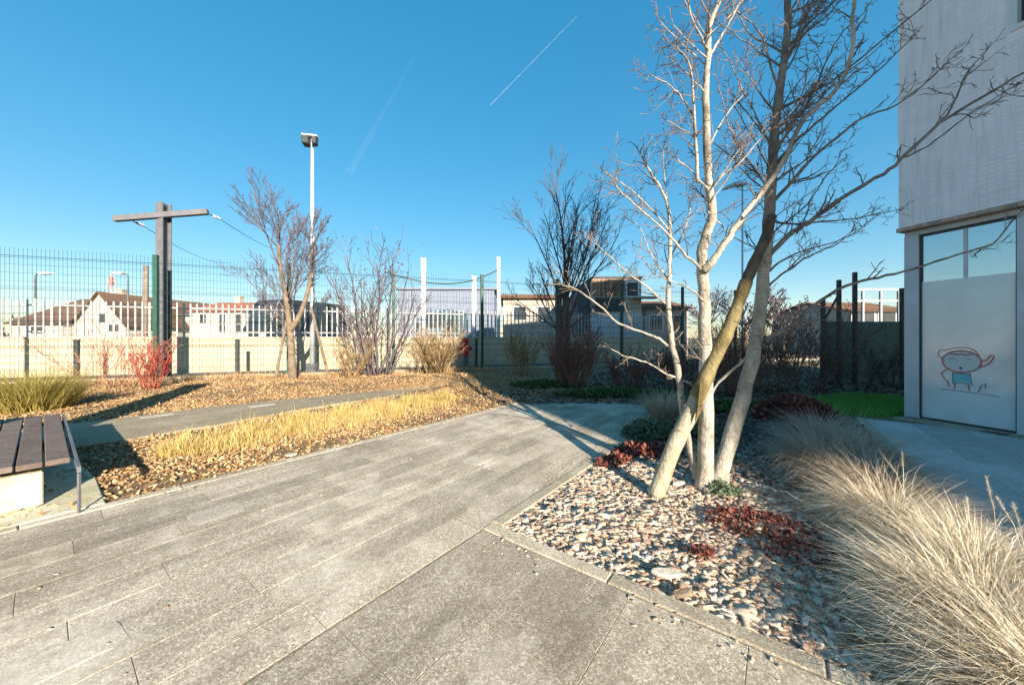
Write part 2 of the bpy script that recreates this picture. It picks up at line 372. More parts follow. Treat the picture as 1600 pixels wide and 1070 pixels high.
M['teal'] = nmat('teal_print', [(0.3, (0.16, 0.42, 0.48)), (0.7, (0.20, 0.50, 0.55))], 4, 0.6)
M['doodle'] = nmat('red_print', [(0.3, (0.50, 0.10, 0.06)), (0.7, (0.62, 0.17, 0.11))], 4, 0.6)
M['ink'] = nmat('dark_print', [(0.3, (0.10, 0.07, 0.08)), (0.7, (0.16, 0.11, 0.11))], 4, 0.6)
M['skin'] = nmat('beige_print', [(0.3, (0.58, 0.54, 0.50)), (0.7, (0.64, 0.59, 0.55))], 4, 0.6)
M['carpaint'] = nmat('dark_car_paint', [(0.3, (0.02, 0.024, 0.03)), (0.7, (0.04, 0.045, 0.055))], 2, 0.3, spec=0.5)
M['carpaint2'] = nmat('blue_grey_car_paint', [(0.3, (0.10, 0.15, 0.18)), (0.7, (0.15, 0.21, 0.25))], 2, 0.3, spec=0.5)
M['rubber'] = nmat('rubber', [(0.3, (0.02, 0.02, 0.02)), (0.7, (0.035, 0.035, 0.035))], 5, 0.9)
M['porcelain'] = nmat('white_porcelain', [(0.3, (0.72, 0.72, 0.72)), (0.7, (0.8, 0.8, 0.8))], 3, 0.25)
M['polewood'] = nmat('pole_wood', [(0.3, (0.16, 0.12, 0.09)), (0.7, (0.28, 0.22, 0.17))], 3, 0.9)
M['mast_red'] = nmat('faded_red', [(0.3, (0.45, 0.20, 0.18)), (0.7, (0.52, 0.25, 0.22))], 3, 0.7)
def glass_mat(name, tint, rough, fac_):
    m, nt, b = new_mat(name); L = nt.links
    gl = nt.nodes.new('ShaderNodeBsdfGlossy'); gl.inputs['Roughness'].default_value = rough; gl.inputs['Color'].default_value = (0.9, 0.95, 0.96, 1)
    tr = nt.nodes.new('ShaderNodeBsdfTransparent'); tr.inputs['Color'].default_value = (*tint, 1)
    fr = nt.nodes.new('ShaderNodeFresnel'); fr.inputs['IOR'].default_value = 1.5
    ad = nt.nodes.new('ShaderNodeMath'); ad.operation = 'ADD'; ad.inputs[1].default_value = fac_; ad.use_clamp = True
    nz = nt.nodes.new('ShaderNodeTexNoise'); nz.inputs['Scale'].default_value = 1.3
    bp = nt.nodes.new('ShaderNodeBump'); bp.inputs['Strength'].default_value = 0.02; L.new(nz.outputs['Fac'], bp.inputs['Height']); L.new(bp.outputs[0], gl.inputs['Normal'])
    L.new(fr.outputs[0], ad.inputs[0])
    mx = nt.nodes.new('ShaderNodeMixShader'); L.new(ad.outputs[0], mx.inputs['Fac']); L.new(tr.outputs[0], mx.inputs[1]); L.new(gl.outputs[0], mx.inputs[2])
    L.new(mx.outputs[0], nt.nodes['Material Output'].inputs['Surface'])
    return m
M['glass'] = glass_mat('window_glass', (0.84, 0.89, 0.89), 0.0, 0.40)
M['filmglass'] = glass_mat('film_backed_glass', (0.95, 0.97, 0.97), 0.02, 0.02)
M['darkglass'] = nmat('dark_window', [(0.3, (0.03, 0.035, 0.04)), (0.7, (0.06, 0.065, 0.07))], 1, 0.08, spec=0.6)
M['film'] = nmat('frosted_film', [(0.3, (0.60, 0.595, 0.59)), (0.7, (0.76, 0.75, 0.74))], 1.5, 0.10, spec=1.0)
def volume_mat(name, dens):
    m = bpy.data.materials.new(name); m.use_nodes = True; nt = m.node_tree; nt.nodes.clear()
    out = nt.nodes.new('ShaderNodeOutputMaterial'); v = nt.nodes.new('ShaderNodeVolumePrincipled')
    v.inputs['Color'].default_value = (1, 1, 1, 1); v.inputs['Density'].default_value = dens
    nt.links.new(v.outputs[0], out.inputs['Volume']); return m

# ------------------------------------------------------------------ ground, paving, paths, street
mb = MB(); S = 900
mb.add([(-S, -S, -0.14), (S, -S, -0.14), (S, S, -0.14), (-S, S, -0.14)], [(0, 1, 2, 3)])
tag(mb.build('ground', M['land'], fix=False), kind='structure')

FSL = 0.354
def fence_xy(X): return Vector((X, 11.45 + FSL * (X + 16.5), 0))
FDIR = Vector((1, FSL, 0)).normalized(); FNOR = Vector((-FSL, 1, 0)).normalized()   # FNOR points to the street
FROT = math.atan2(FDIR.y, FDIR.x)

# garden soil: one sheet with the mounds of the beds; it dips under the paving
xs = np.arange(-22, 17.01, 0.16); ys = np.arange(-6, 24.0, 0.16)
co = []; idx = {}
faces = []
keep = np.zeros((len(xs), len(ys)), bool)
for i, x in enumerate(xs):
    ymax = 11.45 + FSL * (x + 16.5) + 0.12
    for j, y in enumerate(ys):
        if y <= ymax: 
            keep[i, j] = True; idx[(i, j)] = len(co)
            co.append((x, y, gz(x, y)))
for i in range(len(xs)-1):
    for j in range(len(ys)-1):
        if keep[i, j] and keep[i+1, j] and keep[i, j+1] and keep[i+1, j+1]:
            faces.append((idx[(i, j)], idx[(i+1, j)], idx[(i+1, j+1)], idx[(i, j+1)]))
soil = link('planting_soil', fast_mesh('planting_soil', np.array(co), np.array(faces), M['soil'], True)); tag(soil, kind='structure')

# main paving: sand bed and slabs laid in rows along the path
pave = MB()
pave.prism([tuple(ab(*p)[:2]) for p in ((-5.2, -2.88), (-5.2, 7.6), (7.0, 7.6), (7.0, 3.03), (-0.02, 3.03), (-0.02, 0), (6.0, 0), (5.5, -1.2), (4.4, -2.88))], -0.06, -0.0025)
paving = tag(pave.build('pavement', M['joint']), kind='structure')
def slab_mesh(L_, W_, mat, name='slab', th=0.05, bev=0.0015):
    b_ = MB(); b_.box((0, 0, -th/2), (L_, W_, th)); return b_.mesh(name, mat, bevel=bev)
SL = 1.15; GAP = 0.0035
me_slab = slab_mesh(SL-GAP, ROW-GAP, M['slab'])
me_grey = slab_mesh(SL-GAP, ROW-GAP, M['slab_grey'])
rnd = random.Random(3)
me_plank = slab_mesh(SL-GAP, ROW/2-GAP, M['slab'])
def lay(a0, a1, brow, me, parent=paving):
    """one slab from a0 to a1 in the row that starts at brow"""
    o = bpy.data.objects.new('slab', me); COL.objects.link(o); o.parent = parent
    p = ab((a0+a1)/2, brow + (ROW/4 if me is me_plank else ROW/2), rnd.uniform(-0.0008, 0.0008))
    o.location = p; o.rotation_euler = (rnd.uniform(-.0006, .0006), rnd.uniform(-.0006, .0006), PAVE_ROT)
    o.scale = ((a1-a0-GAP)/(SL-GAP), 1, 1)
def lay_row(b0, a_start, a_end, me, off):
    a = a_start - off * SL
    while a < a_end - 0.05:
        e = min(a + SL, a_end)
        if a_end - e < 0.25: e = a_end
        s_ = max(a, a_start)
        if e - s_ > 0.05: lay(s_, e, b0, me)
        a = e
for i in range(10): lay_row(-2.88 + i*ROW/2, -4.2, ROW_END[i], me_plank, (0.0, 0.45, 0.15, 0.7, 0.35, 0.85, 0.2, 0.6, 0.05, 0.5)[i])
for i in range(5): lay_row(0.015 + i*ROW, -5.2, -0.14, me_slab, (0.6, 0.2, 0.8, 0.4, 0.1)[i])
for i in range(8): 
    b0 = 3.115 + i*ROW
    if True:
        # stop each row where it runs under the building
        a_hi = 6.95
        lay_row(b0, -5.2, a_hi, me_grey, (0.0, 0.5)[i % 2])
# flush edging stones round the bed
me_edge = slab_mesh(1.0-0.006, 0.11, M['kerb'], 'edging_stone', 0.07, 0.008)
def edging(p0, p1):
    p0, p1 = Vector(p0), Vector(p1); d = p1-p0; n = max(1, round(d.length)); 
    for k in range(n):
        c = p0 + d*((k+.5)/n)
        o = bpy.data.objects.new('edging_stone', me_edge); COL.objects.link(o); o.parent = paving
        o.location = (c.x, c.y, 0.006 + rnd.uniform(-.002, .002)); o.rotation_euler = (0, 0, math.atan2(d.y, d.x)); o.scale = (d.length/n, 1, 1)
edging(ab(-0.075, -0.0), ab(-0.075, 3.05)); edging(ab(0.0, 0.045), ab(6.0, 0.045)); edging(ab(-5.2, -2.94), ab(4.4, -2.94)); edging(ab(0, 3.055), ab(7.0, 3.055))
# pale replacement pieces set into the path
for px, py, la, wb in ((748, 717, .34, .30), (338, 800, .36, .30), (92, 1028, .42, .26), (706, 686, .30, .28), (628, 756, .22, .16)):
    if not la: continue
    b_ = MB(); x, y = gp(px, py)
    n_ = 16; b_.prism([(la/2*(abs(math.cos(t))**.35)*math.copysign(1, math.cos(t))*rnd.uniform(.93, 1.03), wb/2*(abs(math.sin(t))**.35)*math.copysign(1, math.sin(t))*rnd.uniform(.9, 1.04)) for t in [6.2832*(k+.5)/n_ for k in range(n_)]], -0.006, 0.002)
    o = b_.build('pale_slab', M['slab_pale'], bevel=0.003); o.parent = paving; o.location = (x, y, 0.0005); o.rotation_euler = (0, 0, PAVE_ROT)

# second garden path
mb = MB(); n = len(PATH2_FAR)
mb.add([(x, y, 0.012) for x, y in PATH2_FAR] + [(x, y, 0.012) for x, y in PATH2_NEAR] + [(x, y, -0.1) for x, y in PATH2_FAR] + [(x, y, -0.1) for x, y in PATH2_NEAR],
       [(i, i+1, n+i+1, n+i) for i in range(n-1)] + [(i, i+1, 2*n+i+1, 2*n+i) for i in range(n-1)] + [(n+i, n+i+1, 3*n+i+1, 3*n+i) for i in range(n-1)])
p2 = tag(mb.build('garden_path', M['path2']), kind='structure')
for px, py in ((245, 650), (410, 634)):
    b_ = MB(); b_.box((0, 0, 0), (.45, .22, 0.008)); x, y = gp(px, py)
    o = b_.build('pale_slab', M['slab_pale'], bevel=0.002); o.parent = p2; o.location = (x, y, 0.013); o.rotation_euler = (0, 0, PAVE_ROT)

# street behind the fence: kerb, footway, then the wall
def along(X, off, z=0.0):
    p = fence_xy(X) + FNOR * off
    return Vector((p.x, p.y, z))
def strip(name, X0, X1, o0, o1, z0, z1, mat, kind='structure'):
    b_ = MB(); b_.prism([tuple(along(X, o)[:2]) for X, o in ((X0, o0), (X1, o0), (X1, o1), (X0, o1))], z0, z1)
    return tag(b_.build(name, mat), kind=kind)
strip('street', -40, 40, 0.30, 2.6, -0.12, -0.02, M['asphalt'])
strip('kerb', -40, 40, 0.10, 0.30, -0.12, 0.06, M['kerb'])
strip('road', -60, 60, 6.0, 14.0, -0.13, -0.10, M['asphalt'])

# ------------------------------------------------------------------ scattering helpers: chips, leaves, blades
def chips(pts, size, mat, name, flat=0.30, lift=0.012, tilt=0.5):
    n = len(pts); pts = np.asarray(pts)
    box = np.array([(-1,-1,-1),(1,-1,-1),(1,1,-1),(-1,1,-1),(-1,-1,1),(1,-1,1),(1,1,1),(-1,1,1)], float) * 0.5
    s = size * RNG.uniform(0.45, 1.25, n)
    big = RNG.random(n) < 0.07
    s[big] *= 1.6
    dim = np.stack([s, s*RNG.uniform(0.35, 0.7, n), s*flat*RNG.uniform(0.3, 0.9, n)], 1)
    v = box[None] * dim[:, None, :] 
    v = v + RNG.normal(0, 0.13, v.shape) * dim[:, None, :] * np.array([1, 1, 0.8])
    yaw = RNG.uniform(0, 2*np.pi, n); pt = RNG.normal(0, tilt, n); rl = RNG.normal(0, tilt, n)
    def rot(v, ax, a):
        c, s_ = np.cos(a)[:, None], np.sin(a)[:, None]; i, j = [(1, 2), (2, 0), (0, 1)][ax]
        o = v.copy(); o[..., i] = v[..., i]*c - v[..., j]*s_; o[..., j] = v[..., i]*s_ + v[..., j]*c; return o
    v = rot(rot(rot(v, 0, rl), 1, pt), 2, yaw)
    v += pts[:, None, :]; v[..., 2] += lift * RNG.uniform(0.2, 1.6, n)[:, None]
    f = np.array([(0,3,2,1),(4,5,6,7),(0,1,5,4),(1,2,6,5),(2,3,7,6),(3,0,4,7)])
    F = (f[None] + 8*np.arange(n)[:, None, None]).reshape(-1, 4)
    return link(name, fast_mesh(name, v.reshape(-1, 3), F, mat))
def leaves(pts, size, mat, name, parent=None, up=0.3):
    """small pointed leaves, each a folded pair of faces"""
    n = len(pts); pts = np.asarray(pts)
    s = size*RNG.uniform(0.6, 1.4, n)
    base = np.array([(0, 0, 0), (0.5, 0.32, 0.10), (1, 0, -0.08), (0.5, -0.32, 0.10), (0.5, 0, 0)], float)
    v = base[None]*s[:, None, None]
    yaw = RNG.uniform(0, 2*np.pi, n); pit = RNG.normal(-up, 0.6, n); rl = RNG.normal(0, 0.6, n)
    def rot(v, ax, a):
        c, s_ = np.cos(a)[:, None], np.sin(a)[:, None]; i, j = [(1, 2), (2, 0), (0, 1)][ax]
        o = v.copy(); o[..., i] = v[..., i]*c - v[..., j]*s_; o[..., j] = v[..., i]*s_ + v[..., j]*c; return o
    v = rot(rot(rot(v, 0, rl), 1, pit), 2, yaw) + pts[:, None, :]
    f = np.array([(0, 4, 1), (4, 2, 1), (0, 3, 4), (4, 3, 2)])
    F = (f[None] + 5*np.arange(n)[:, None, None]).reshape(-1, 3)
    return link(name, fast_mesh(name, v.reshape(-1, 3), F, mat), parent)
def blades(name, roots, L, az, tilt, droop, width, mat, parent=None, nseg=6):
    roots = np.asarray(roots, float); n = len(roots)
    h = np.stack([np.cos(az), np.sin(az), np.zeros(n)], 1)
    tw = RNG.uniform(-0.9, 0.9, n)
    side = np.stack([-np.sin(az+tw), np.cos(az+tw), np.zeros(n)], 1)
    wig = RNG.normal(0, 0.13, (n, nseg+1)); brk = RNG.random(n) < .06; wig[brk, nseg//2] += RNG.choice((-1.0, 1.3), brk.sum())
    P = roots.copy(); rows = []
    for k in range(nseg+1):
        t = k/nseg
        w = width*(1 - 0.88*t**1.5)
        if np.ndim(w) == 0: w = np.full(n, w)
        rows.append(np.stack([P - side*w[:, None]/2, P + side*w[:, None]/2], 1))
        th = tilt + droop*(t**1.3) + wig[:, k]
        P = P + (h*np.sin(th)[:, None] + np.array([0, 0, 1.])*np.cos(th)[:, None] + side*wig[:, (k*2) % (nseg+1)][:, None]*0.6)*(L/nseg)[:, None]
    V = np.stack(rows, 1).reshape(n, -1, 3)
    f = np.array([(2*k, 2*k+1, 2*k+3, 2*k+2) for k in range(nseg)])
    F = (f[None] + 2*(nseg+1)*np.arange(n)[:, None, None]).reshape(-1, 4)
    return link(name, fast_mesh(name, V.reshape(-1, 3), F, mat), parent)
def clump_blades(name, c, rad, n, length, mat, parent=None, width=0.006, tilt=(0.1, 0.7), droop=(0.5, 1.6), lean=None, nseg=6, z=None):
    ang = RNG.uniform(0, 2*np.pi, n); rr = rad*np.sqrt(RNG.random(n))
    roots = np.stack([c[0]+rr*np.cos(ang), c[1]+rr*np.sin(ang), np.full(n, c[2] if z is None else z)], 1)
    az = ang + RNG.normal(0, 0.5, n)
    if lean is not None:
        mix = RNG.random(n) < lean[1]; az = np.where(mix, lean[0] + RNG.normal(0, 0.7, n), az)
    q = rr/rad
    tl = tilt[0] + (tilt[1]-tilt[0])*q*RNG.uniform(0.5, 1.2, n)
    dr = RNG.uniform(droop[0], droop[1], n)
    L = length*RNG.uniform(0.5, 1.1, n)
    return blades(name, roots, L, az, tl, dr, width, mat, parent, nseg)
def scatter(n, test, x0, x1, y0, y1, dens=None):
    out = []
    tries = 0
    while len(out) < n and tries < n*40:
        tries += 1
        x = random.uniform(x0, x1); y = random.uniform(y0, y1)
        if test(x, y) and (dens is None or random.random() < dens(x, y)): out.append((x, y, gz(x, y)))
    return out

bb = MB(); bb.add([ab(0.0, 0.1, -.012), ab(3.4, 0.1, -.012), ab(3.4, 3.0, -.012), ab(0.0, 3.0, -.012)], [(0, 3, 2, 1)])
tag(bb.build('bed_ground', M['chipdust'], fix=False), kind='structure')
# wood chips of the bed under the trees
def bedR(x, y):
    a, b = to_ab(x, y); return -0.015 < a < 6.3 and 0.10 < b < 3.02
p = scatter(21000, lambda x, y: bedR(x, y) and to_ab(x, y)[0] < 3.2, -0.5, 5.5, 0.5, 6.2)
tag(chips(p, 0.058, M['chip_pale'], 'wood_chips', tilt=0.17, flat=0.14), 'pale wood chips covering the bed round the tree trunks', 'wood chips', kind='stuff')
p = scatter(7000, lambda x, y: bedR(x, y) and to_ab(x, y)[0] > 2.2, 0.5, 7, 3, 9)
tag(chips(p, 0.06, M['chip_dark'], 'leaf_litter'), 'dark leaf litter in the far part of the tree bed', 'leaf litter', kind='stuff')
# leaf litter of the beds on the sunny side
def bedL(x, y):
    if paved(x, y) or in_poly(x, y, PATH2): return False
    a, b = to_ab(x, y)
    if y > 11.45 + FSL*(x+16.5) - 0.05: return False
    return b < -2.99 and x > -16.5 and y > 2.4 and y < 16.5
drift = lambda x, y: max(.12, min(1.0, .62 + .55*math.sin(x*1.9+y*.7)*math.sin(y*2.3-x*.6+1) + .3*math.sin(x*5.1+1)*math.sin(y*4.3)))
p = scatter(52000, bedL, -13, 1.5, 2.4, 16.2, lambda x, y: drift(x, y)*min(1.0, (5.5/max(y, 2.5))**1.3))
tag(chips(p, 0.042, M['chip_gold'], 'golden_leaf_litter', flat=0.25), 'golden brown leaf and chip litter on the sunny beds beside the bench', 'leaf litter', kind='stuff')
p = scatter(14000, bedL, -13, 1.5, 2.4, 16.2, lambda x, y: min(1.0, (5.5/max(y, 2.5))**1.3))
tag(leaves([(x, y, z+.03) for x, y, z in p], 0.045, M['chip_gold'], 'straw_litter', up=0.0), 'dry straw and leaf scraps lying over the sunny beds', 'leaf litter', kind='stuff')
def bedB(x, y):
    if paved(x, y) or in_poly(x, y, PATH2): return False
    a, b = to_ab(x, y)
    return y < 11.45 + FSL*(x+16.5) - 0.05 and a > 4.3 and b > -4.5 and not (b > 3.0 and a < 7.05) and (Vector((x, y, 0))-FAC0).dot(FACN) > -0.3 - 20*(y > 7)
p = scatter(9000, bedB, -2.5, 13.5, 7, 19)
tag(chips(p, 0.10, M['chip_dark'], 'brown_leaf_litter', flat=0.25), 'brown leaf litter in the shaded beds behind the paving', 'leaf litter', kind='stuff')
# stray chips and grit swept on to the paving
p = [(*tuple(ab(random.gauss(0.0, 0.10) - 0.12, random.uniform(0.1, 2.9))[:2]), 0.0) for _ in range(110)] + [(*tuple(ab(random.uniform(0, 4.5), random.gauss(-0.03, 0.05) - 0.04)[:2]), 0.0) for _ in range(90)] + \
    [(*tuple(ab(random.uniform(-1.8, 4.2), random.gauss(-2.84, 0.07))[:2]), 0.0) for _ in range(150)] + [(*tuple(ab(random.uniform(-3, 4), random.uniform(-2.8, 0))[:2]), 0.0) for _ in range(60)]
tag(chips(p, 0.022, M['chip_pale'], 'stray_chip_litter', lift=0.003, tilt=0.1, flat=0.2), 'stray chips and crumbs scattered on the paving by the bed edges', 'litter', kind='stuff')

# ------------------------------------------------------------------ the building
BH = 11.1; BL = 32.0; CLB = 3.53
bld = thing('apartment_building', fac(0, 0, 0), 'tall building clad in pale lilac white panels with glazed ground floor', 'building')
def fbox(s0, s1, o0, o1, z0, z1, name=None, mat=None, parent=None, bevel=0.0, m=None):
    own = m is None
    b_ = MB() if own else m
    vs = [fac(s, o, z) for z in (z0, z1) for s, o in ((s0, o0), (s1, o0), (s1, o1), (s0, o1))]
    b_.add(vs, [(0,3,2,1),(4,5,6,7),(0,1,5,4),(1,2,6,5),(2,3,7,6),(3,0,4,7)])
    if own: return b_.build(name, mat, parent, bevel=bevel)
DEP = 13.0
UW = [(1.28, 2.5, 6.12, 7.9), (5.2, 6.4, 6.12, 7.9), (9.2, 10.4, 6.12, 7.9)]
# upper wall in pieces round the window openings
mb = MB(); OV = 0.11
fbox(-0.02, BL, -DEP, OV-0.35, CLB, BH, m=mb)
cuts = [-0.02] + [v for w in UW for v in (w[0], w[1])] + [BL]
for i in range(0, len(cuts), 2): fbox(cuts[i], cuts[i+1], OV-0.352, OV, CLB, BH, m=mb)
for w in UW:
    fbox(w[0], w[1], OV-0.351, OV, CLB, w[2], m=mb); fbox(w[0], w[1], OV-0.351, OV, w[3], BH, m=mb)
mb.build('wall', M['clad'], bld)
for w in UW:
    m_ = MB(); t = 0.07
    fbox(w[0], w[0]+t, OV-0.12, OV+0.03, w[2], w[3], m=m_); fbox(w[1]-t, w[1], OV-0.12, OV+0.03, w[2], w[3], m=m_)
    fbox(w[0]+t, w[1]-t, OV-0.12, OV+0.03, w[2], w[2]+t, m=m_); fbox(w[0]+t, w[1]-t, OV-0.12, OV+0.03, w[3]-t, w[3], m=m_)
    fbox((w[0]+w[1])/2-.03, (w[0]+w[1])/2+.03, OV-0.11, OV+0.02, w[2]+t, w[3]-t, m=m_)
    wi = m_.build('window', M['polewhite'], bld)
    fbox(w[0]+t, w[1]-t, OV-0.09, OV-0.075, w[2]+t, w[3]-t, 'pane', M['darkglass'], wi)
# fine net of cords stretched over the cladding
mb = MB(); s = 0.0
def inwin(s, z): return any(w[0]-.02 < s < w[1]+.02 and w[2]-.02 < z < w[3]+.02 for w in UW)
def cord(pts, r):
    run = []
    for s_, z_, o_ in pts:
        if inwin(s_, z_):
            if len(run) > 1: mb.tube([fac(*q) for q in run], [r]*len(run), 3, False)
            run = []
        else: run.append((s_, o_, z_))
    if len(run) > 1: mb.tube([fac(*q) for q in run], [r]*len(run), 3, False)
k = 0
while s < 12:
    ph = random.uniform(0, 6); r_ = random.choice((0.004, 0.005, 0.006, 0.009))
    cord([(s + 0.018*math.sin(z*1.7+ph) + 0.012*math.sin(z*5+ph*2), z, OV+0.012) for z in np.arange(CLB+0.02, 11.5, 0.2)], r_)
    s += random.uniform(0.05, 0.085)
z = CLB + 0.06
while z < 11.5:
    ph = random.uniform(0, 6)
    cord([(s_, z + 0.014*math.sin(s_*6+ph) + 0.01*math.sin(s_*17), OV+0.011) for s_ in np.arange(-0.01, 12, 0.14)], random.choice((0.0025, 0.003, 0.0035)))
    z += random.uniform(0.055, 0.085)
tag(mb.build('cladding_net', M['net'], bld, fix=False), 'white cord net over the lilac cladding', kind='stuff')
# drip lintel under the cladding
fbox(-0.04, BL, OV-0.30, OV+0.035, CLB-0.075, CLB-0.003, 'lintel', M['rust'], bld, bevel=0.006)
fbox(-0.0, BL, -0.22, -0.02, CLB-0.16, CLB-0.078, 'head_rail', M['alu'], bld)
# glazed ground floor: posts, panes, film
MODS = [(0.20, 1.29)] + [(1.50 + 1.3*k, 2.59 + 1.3*k) for k in range(8)]
def post(s0, s1): return fbox(s0, s1, -0.16, 0.0, 0.0, CLB-0.162, 'post', M['alu'], bld, bevel=0.004)
post(0.0, 0.197); post(1.292, 1.497)
for k in range(8): post(2.592+1.3*k, 2.797+1.3*k)
film_part = None
for i, (s0, s1) in enumerate(MODS):
    m_ = MB(); t = 0.016
    fbox(s0, s0+t, -0.12, -0.03, 0.03, CLB-0.165, m=m_); fbox(s1-t, s1, -0.12, -0.03, 0.03, CLB-0.165, m=m_)
    fbox(s0+t, s1-t, -0.12, -0.03, 0.03, 0.06, m=m_); fbox(s0+t, s1-t, -0.12, -0.03, CLB-0.2, CLB-0.165, m=m_)
    w_ = m_.build('glazing_frame', M['darksteel'], bld)
    fbox(s0+t, s1-t, -0.075, -0.065, 2.5005, CLB-0.2, 'pane', M['glass'], w_); fbox(s0+t, s1-t, -0.075, -0.065, 0.06, 2.5, 'pane', M['filmglass'], w_)
    f_ = fbox(s0+t, s1-t, -0.064, -0.060, 0.06, 2.50, 'frosted_film', M['film'], w_)
    fbox((s0+s1)/2-.022, (s0+s1)/2+.022, -0.125, -0.055, 2.502, CLB-0.201, 'mullion', M['alu'], w_)
    if i == 0: film_part = w_
fbox(0.0, BL, -0.18, 0.0, -0.06, 0.028, 'sill', M['kerb'], bld)
fbox(12.0, BL, -0.2, 0.0, 0.03, CLB-0.17, 'plinth_wall', M['clad'], bld)
# inside: floor, back wall, inner posts
fbox(0.02, BL-0.1, -DEP+0.1, -0.185, -0.05, 0.02, 'interior_floor', M['kerb'], bld)
fbox(0.0, BL, -4.4, -4.2, 0.021, CLB-0.01, 'interior_wall', M['interior'], bld)
m_ = MB(); fbox(0.0, 0.2, -4.19, -0.2, 0.021, CLB-0.01, m=m_); m_.build('end_wall', M['interior'], bld)
fbox(0.62, 0.69, -1.2, -1.13, 0.021, CLB-0.01, 'interior_post', M['alu'], bld)
# unseen jutting storey, added so its shadow falls over path and beds
fbox(8.0, 22.5, OV+0.002, 2.5, 7.69, 10.95, 'shadow_block', M['clad'], bld)
fbox(-0.15, BL+0.1, -DEP-0.1, OV+0.05, BH+0.001, BH+0.28, 'roof', M['slate'], bld)
# little printed figure stuck on the film: a smiling child in teal shorts with one arm up
def stick(pts, r, mat, name, closed=False):
    b_ = MB(); q = [fac(0.70 + 1.18*x, -0.0575, 1.07 + 1.18*y) for x, y in pts]
    if closed: q.append(q[0])
    b_.tube(q, [r]*len(q), 4); return b_.build(name, mat, film_part)
def flatshape(pts, o, mat, name):
    b_ = MB(); b_.extrude([fac(0.70 + 1.18*x, o, 1.07 + 1.18*y) for x, y in pts], FACN*0.0015); return b_.build(name, mat, film_part)
ell = lambda cx, cy, rx, ry, n=20, a0=0, a1=2*math.pi: [(cx+rx*math.cos(a0+(a1-a0)*k/n), cy+ry*math.sin(a0+(a1-a0)*k/n)) for k in range(n + (1 if a1-a0 < 6.2 else 0))]
flatshape(ell(0, 0.02, 0.185, 0.15), -0.0595, M['skin'], 'sticker_face')
stick(ell(0, 0.02, 0.19, 0.155), 0.011, M['doodle'], 'sticker_outline', True)
stick([(-.19, .06), (-.235, .10), (-.22, .17), (-.15, .18), (-.06, .215), (.06, .22), (.13, .18), (.17, .11)], 0.007, M['doodle'], 'sticker_hair')
stick([(-.10, .13), (-.03, .115), (.0, .13), (.03, .115), (.10, .125)], 0.010, M['doodle'], 'sticker_fringe')
stick(ell(-.085, .04, .035, .02, 6, 0.3, 2.8), 0.004, M['ink'], 'sticker_eye'); stick(ell(.075, .04, .035, .02, 6, 0.3, 2.8), 0.004, M['ink'], 'sticker_eye')
flatshape(ell(-.005, -.075, .016, .02, 10), -0.0575, M['ink'], 'sticker_mouth')
flatshape([(-.085, -.15), (.085, -.15), (.105, -.31), (.01, -.27), (-.085, -.31)][::1], -0.0595, M['teal'], 'sticker_shorts')
stick([(-.085, -.15), (.085, -.15), (.105, -.31), (.01, -.285), (-.085, -.31)], 0.006, M['ink'], 'sticker_hem', True)
for x in (-.06, .07): stick([(x, -.31), (x*1.1, -.39)], 0.009, M['doodle'], 'sticker_leg')
stick([(.16, -.06), (.25, .0), (.285, .06), (.30, .11), (.27, .12), (.23, .05), (.18, .03)], 0.009, M['doodle'], 'sticker_arm')
stick([(-.13, -.10), (-.20, -.16), (-.17, -.24), (-.13, -.28), (-.12, -.36)], 0.009, M['doodle'], 'sticker_arm')
stick([(.16, -.40), (.19, -.30), (.23, -.27), (.22, -.34)], 0.006, M['ink'], 'sticker_flower'); stick([(-.2, -.40), (.0, -.405), (.25, -.42), (.34, -.43)], 0.004, M['ink'], 'sticker_ground')
# strip of paler concrete along the facade, and a drain grate
b_ = MB()
for k in range(10): pass
fbox(-0.05, 14, 0.001, 0.22, -0.05, 0.008, 'facade_strip', M['kerb'], None).__setitem__('kind', 'structure')
dr = MB()
for k in range(7): fbox(1.02+0.035*k, 1.035+0.035*k, 0.05, 0.16, 0.0085, 0.014, m=dr)
fbox(1.0, 1.26, 0.035, 0.05, 0.0085, 0.015, m=dr); fbox(1.0, 1.26, 0.16, 0.175, 0.0085, 0.015, m=dr)
tag(dr.build('drain_grate', M['darksteel']), 'small dark drain grate at the foot of the frosted window', 'drain')

# ------------------------------------------------------------------ bench on its concrete pad
mb = MB(); mb.prism([tuple(ab(a, b)[:2]) for a, b in ((-4.6, -2.995), (-1.86, -2.995), (-1.86, -3.98), (-2.1, -6.3), (-4.6, -6.3))], -0.07, 0.012)
tag(mb.build('pavement_pad', M['concrete'], bevel=0.01), kind='structure')
bench = thing('bench', ab(-2.8, -4.8), 'low wide bench of dark weathered planks on a pale concrete pad', 'bench')
pl = 0.152; a = -2.045
for k in range(10):
    b_ = MB(); z = 0.385 + rnd.uniform(-.003, .003)
    c = (ab(a-pl/2, -4.85)); 
    b_.box((c.x, c.y, z), (pl-0.012, 3.1, 0.05), PAVE_ROT)
    b_.build('plank', M['timber'], bench, bevel=0.006); a -= pl
m_ = MB(); m_.bar(ab(-2.018, -6.4, 0.375), ab(-2.018, -2.90, 0.375), 0.022, 0.05); m_.build('side_rail', M['greysteel'], bench)
m_ = MB(); m_.bar(ab(-3.60, -6.4, 0.375), ab(-3.60, -2.90, 0.375), 0.022, 0.05); m_.build('side_rail', M['greysteel'], bench)
for aa in (-2.018, -3.60):
    for bb in (-2.905, -6.39):
        m_ = MB(); m_.bar(ab(aa, bb, -0.06), ab(aa, bb, 0.344), 0.016, 0.016); m_.build('leg', M['greysteel'], bench)
for bb in (-4.6, -6.0):
    m_ = MB(); m_.bar(ab(-2.034, bb, 0.335), ab(-3.584, bb, 0.335), 0.04, 0.045); m_.build('cross_rail', M['darksteel'], bench)
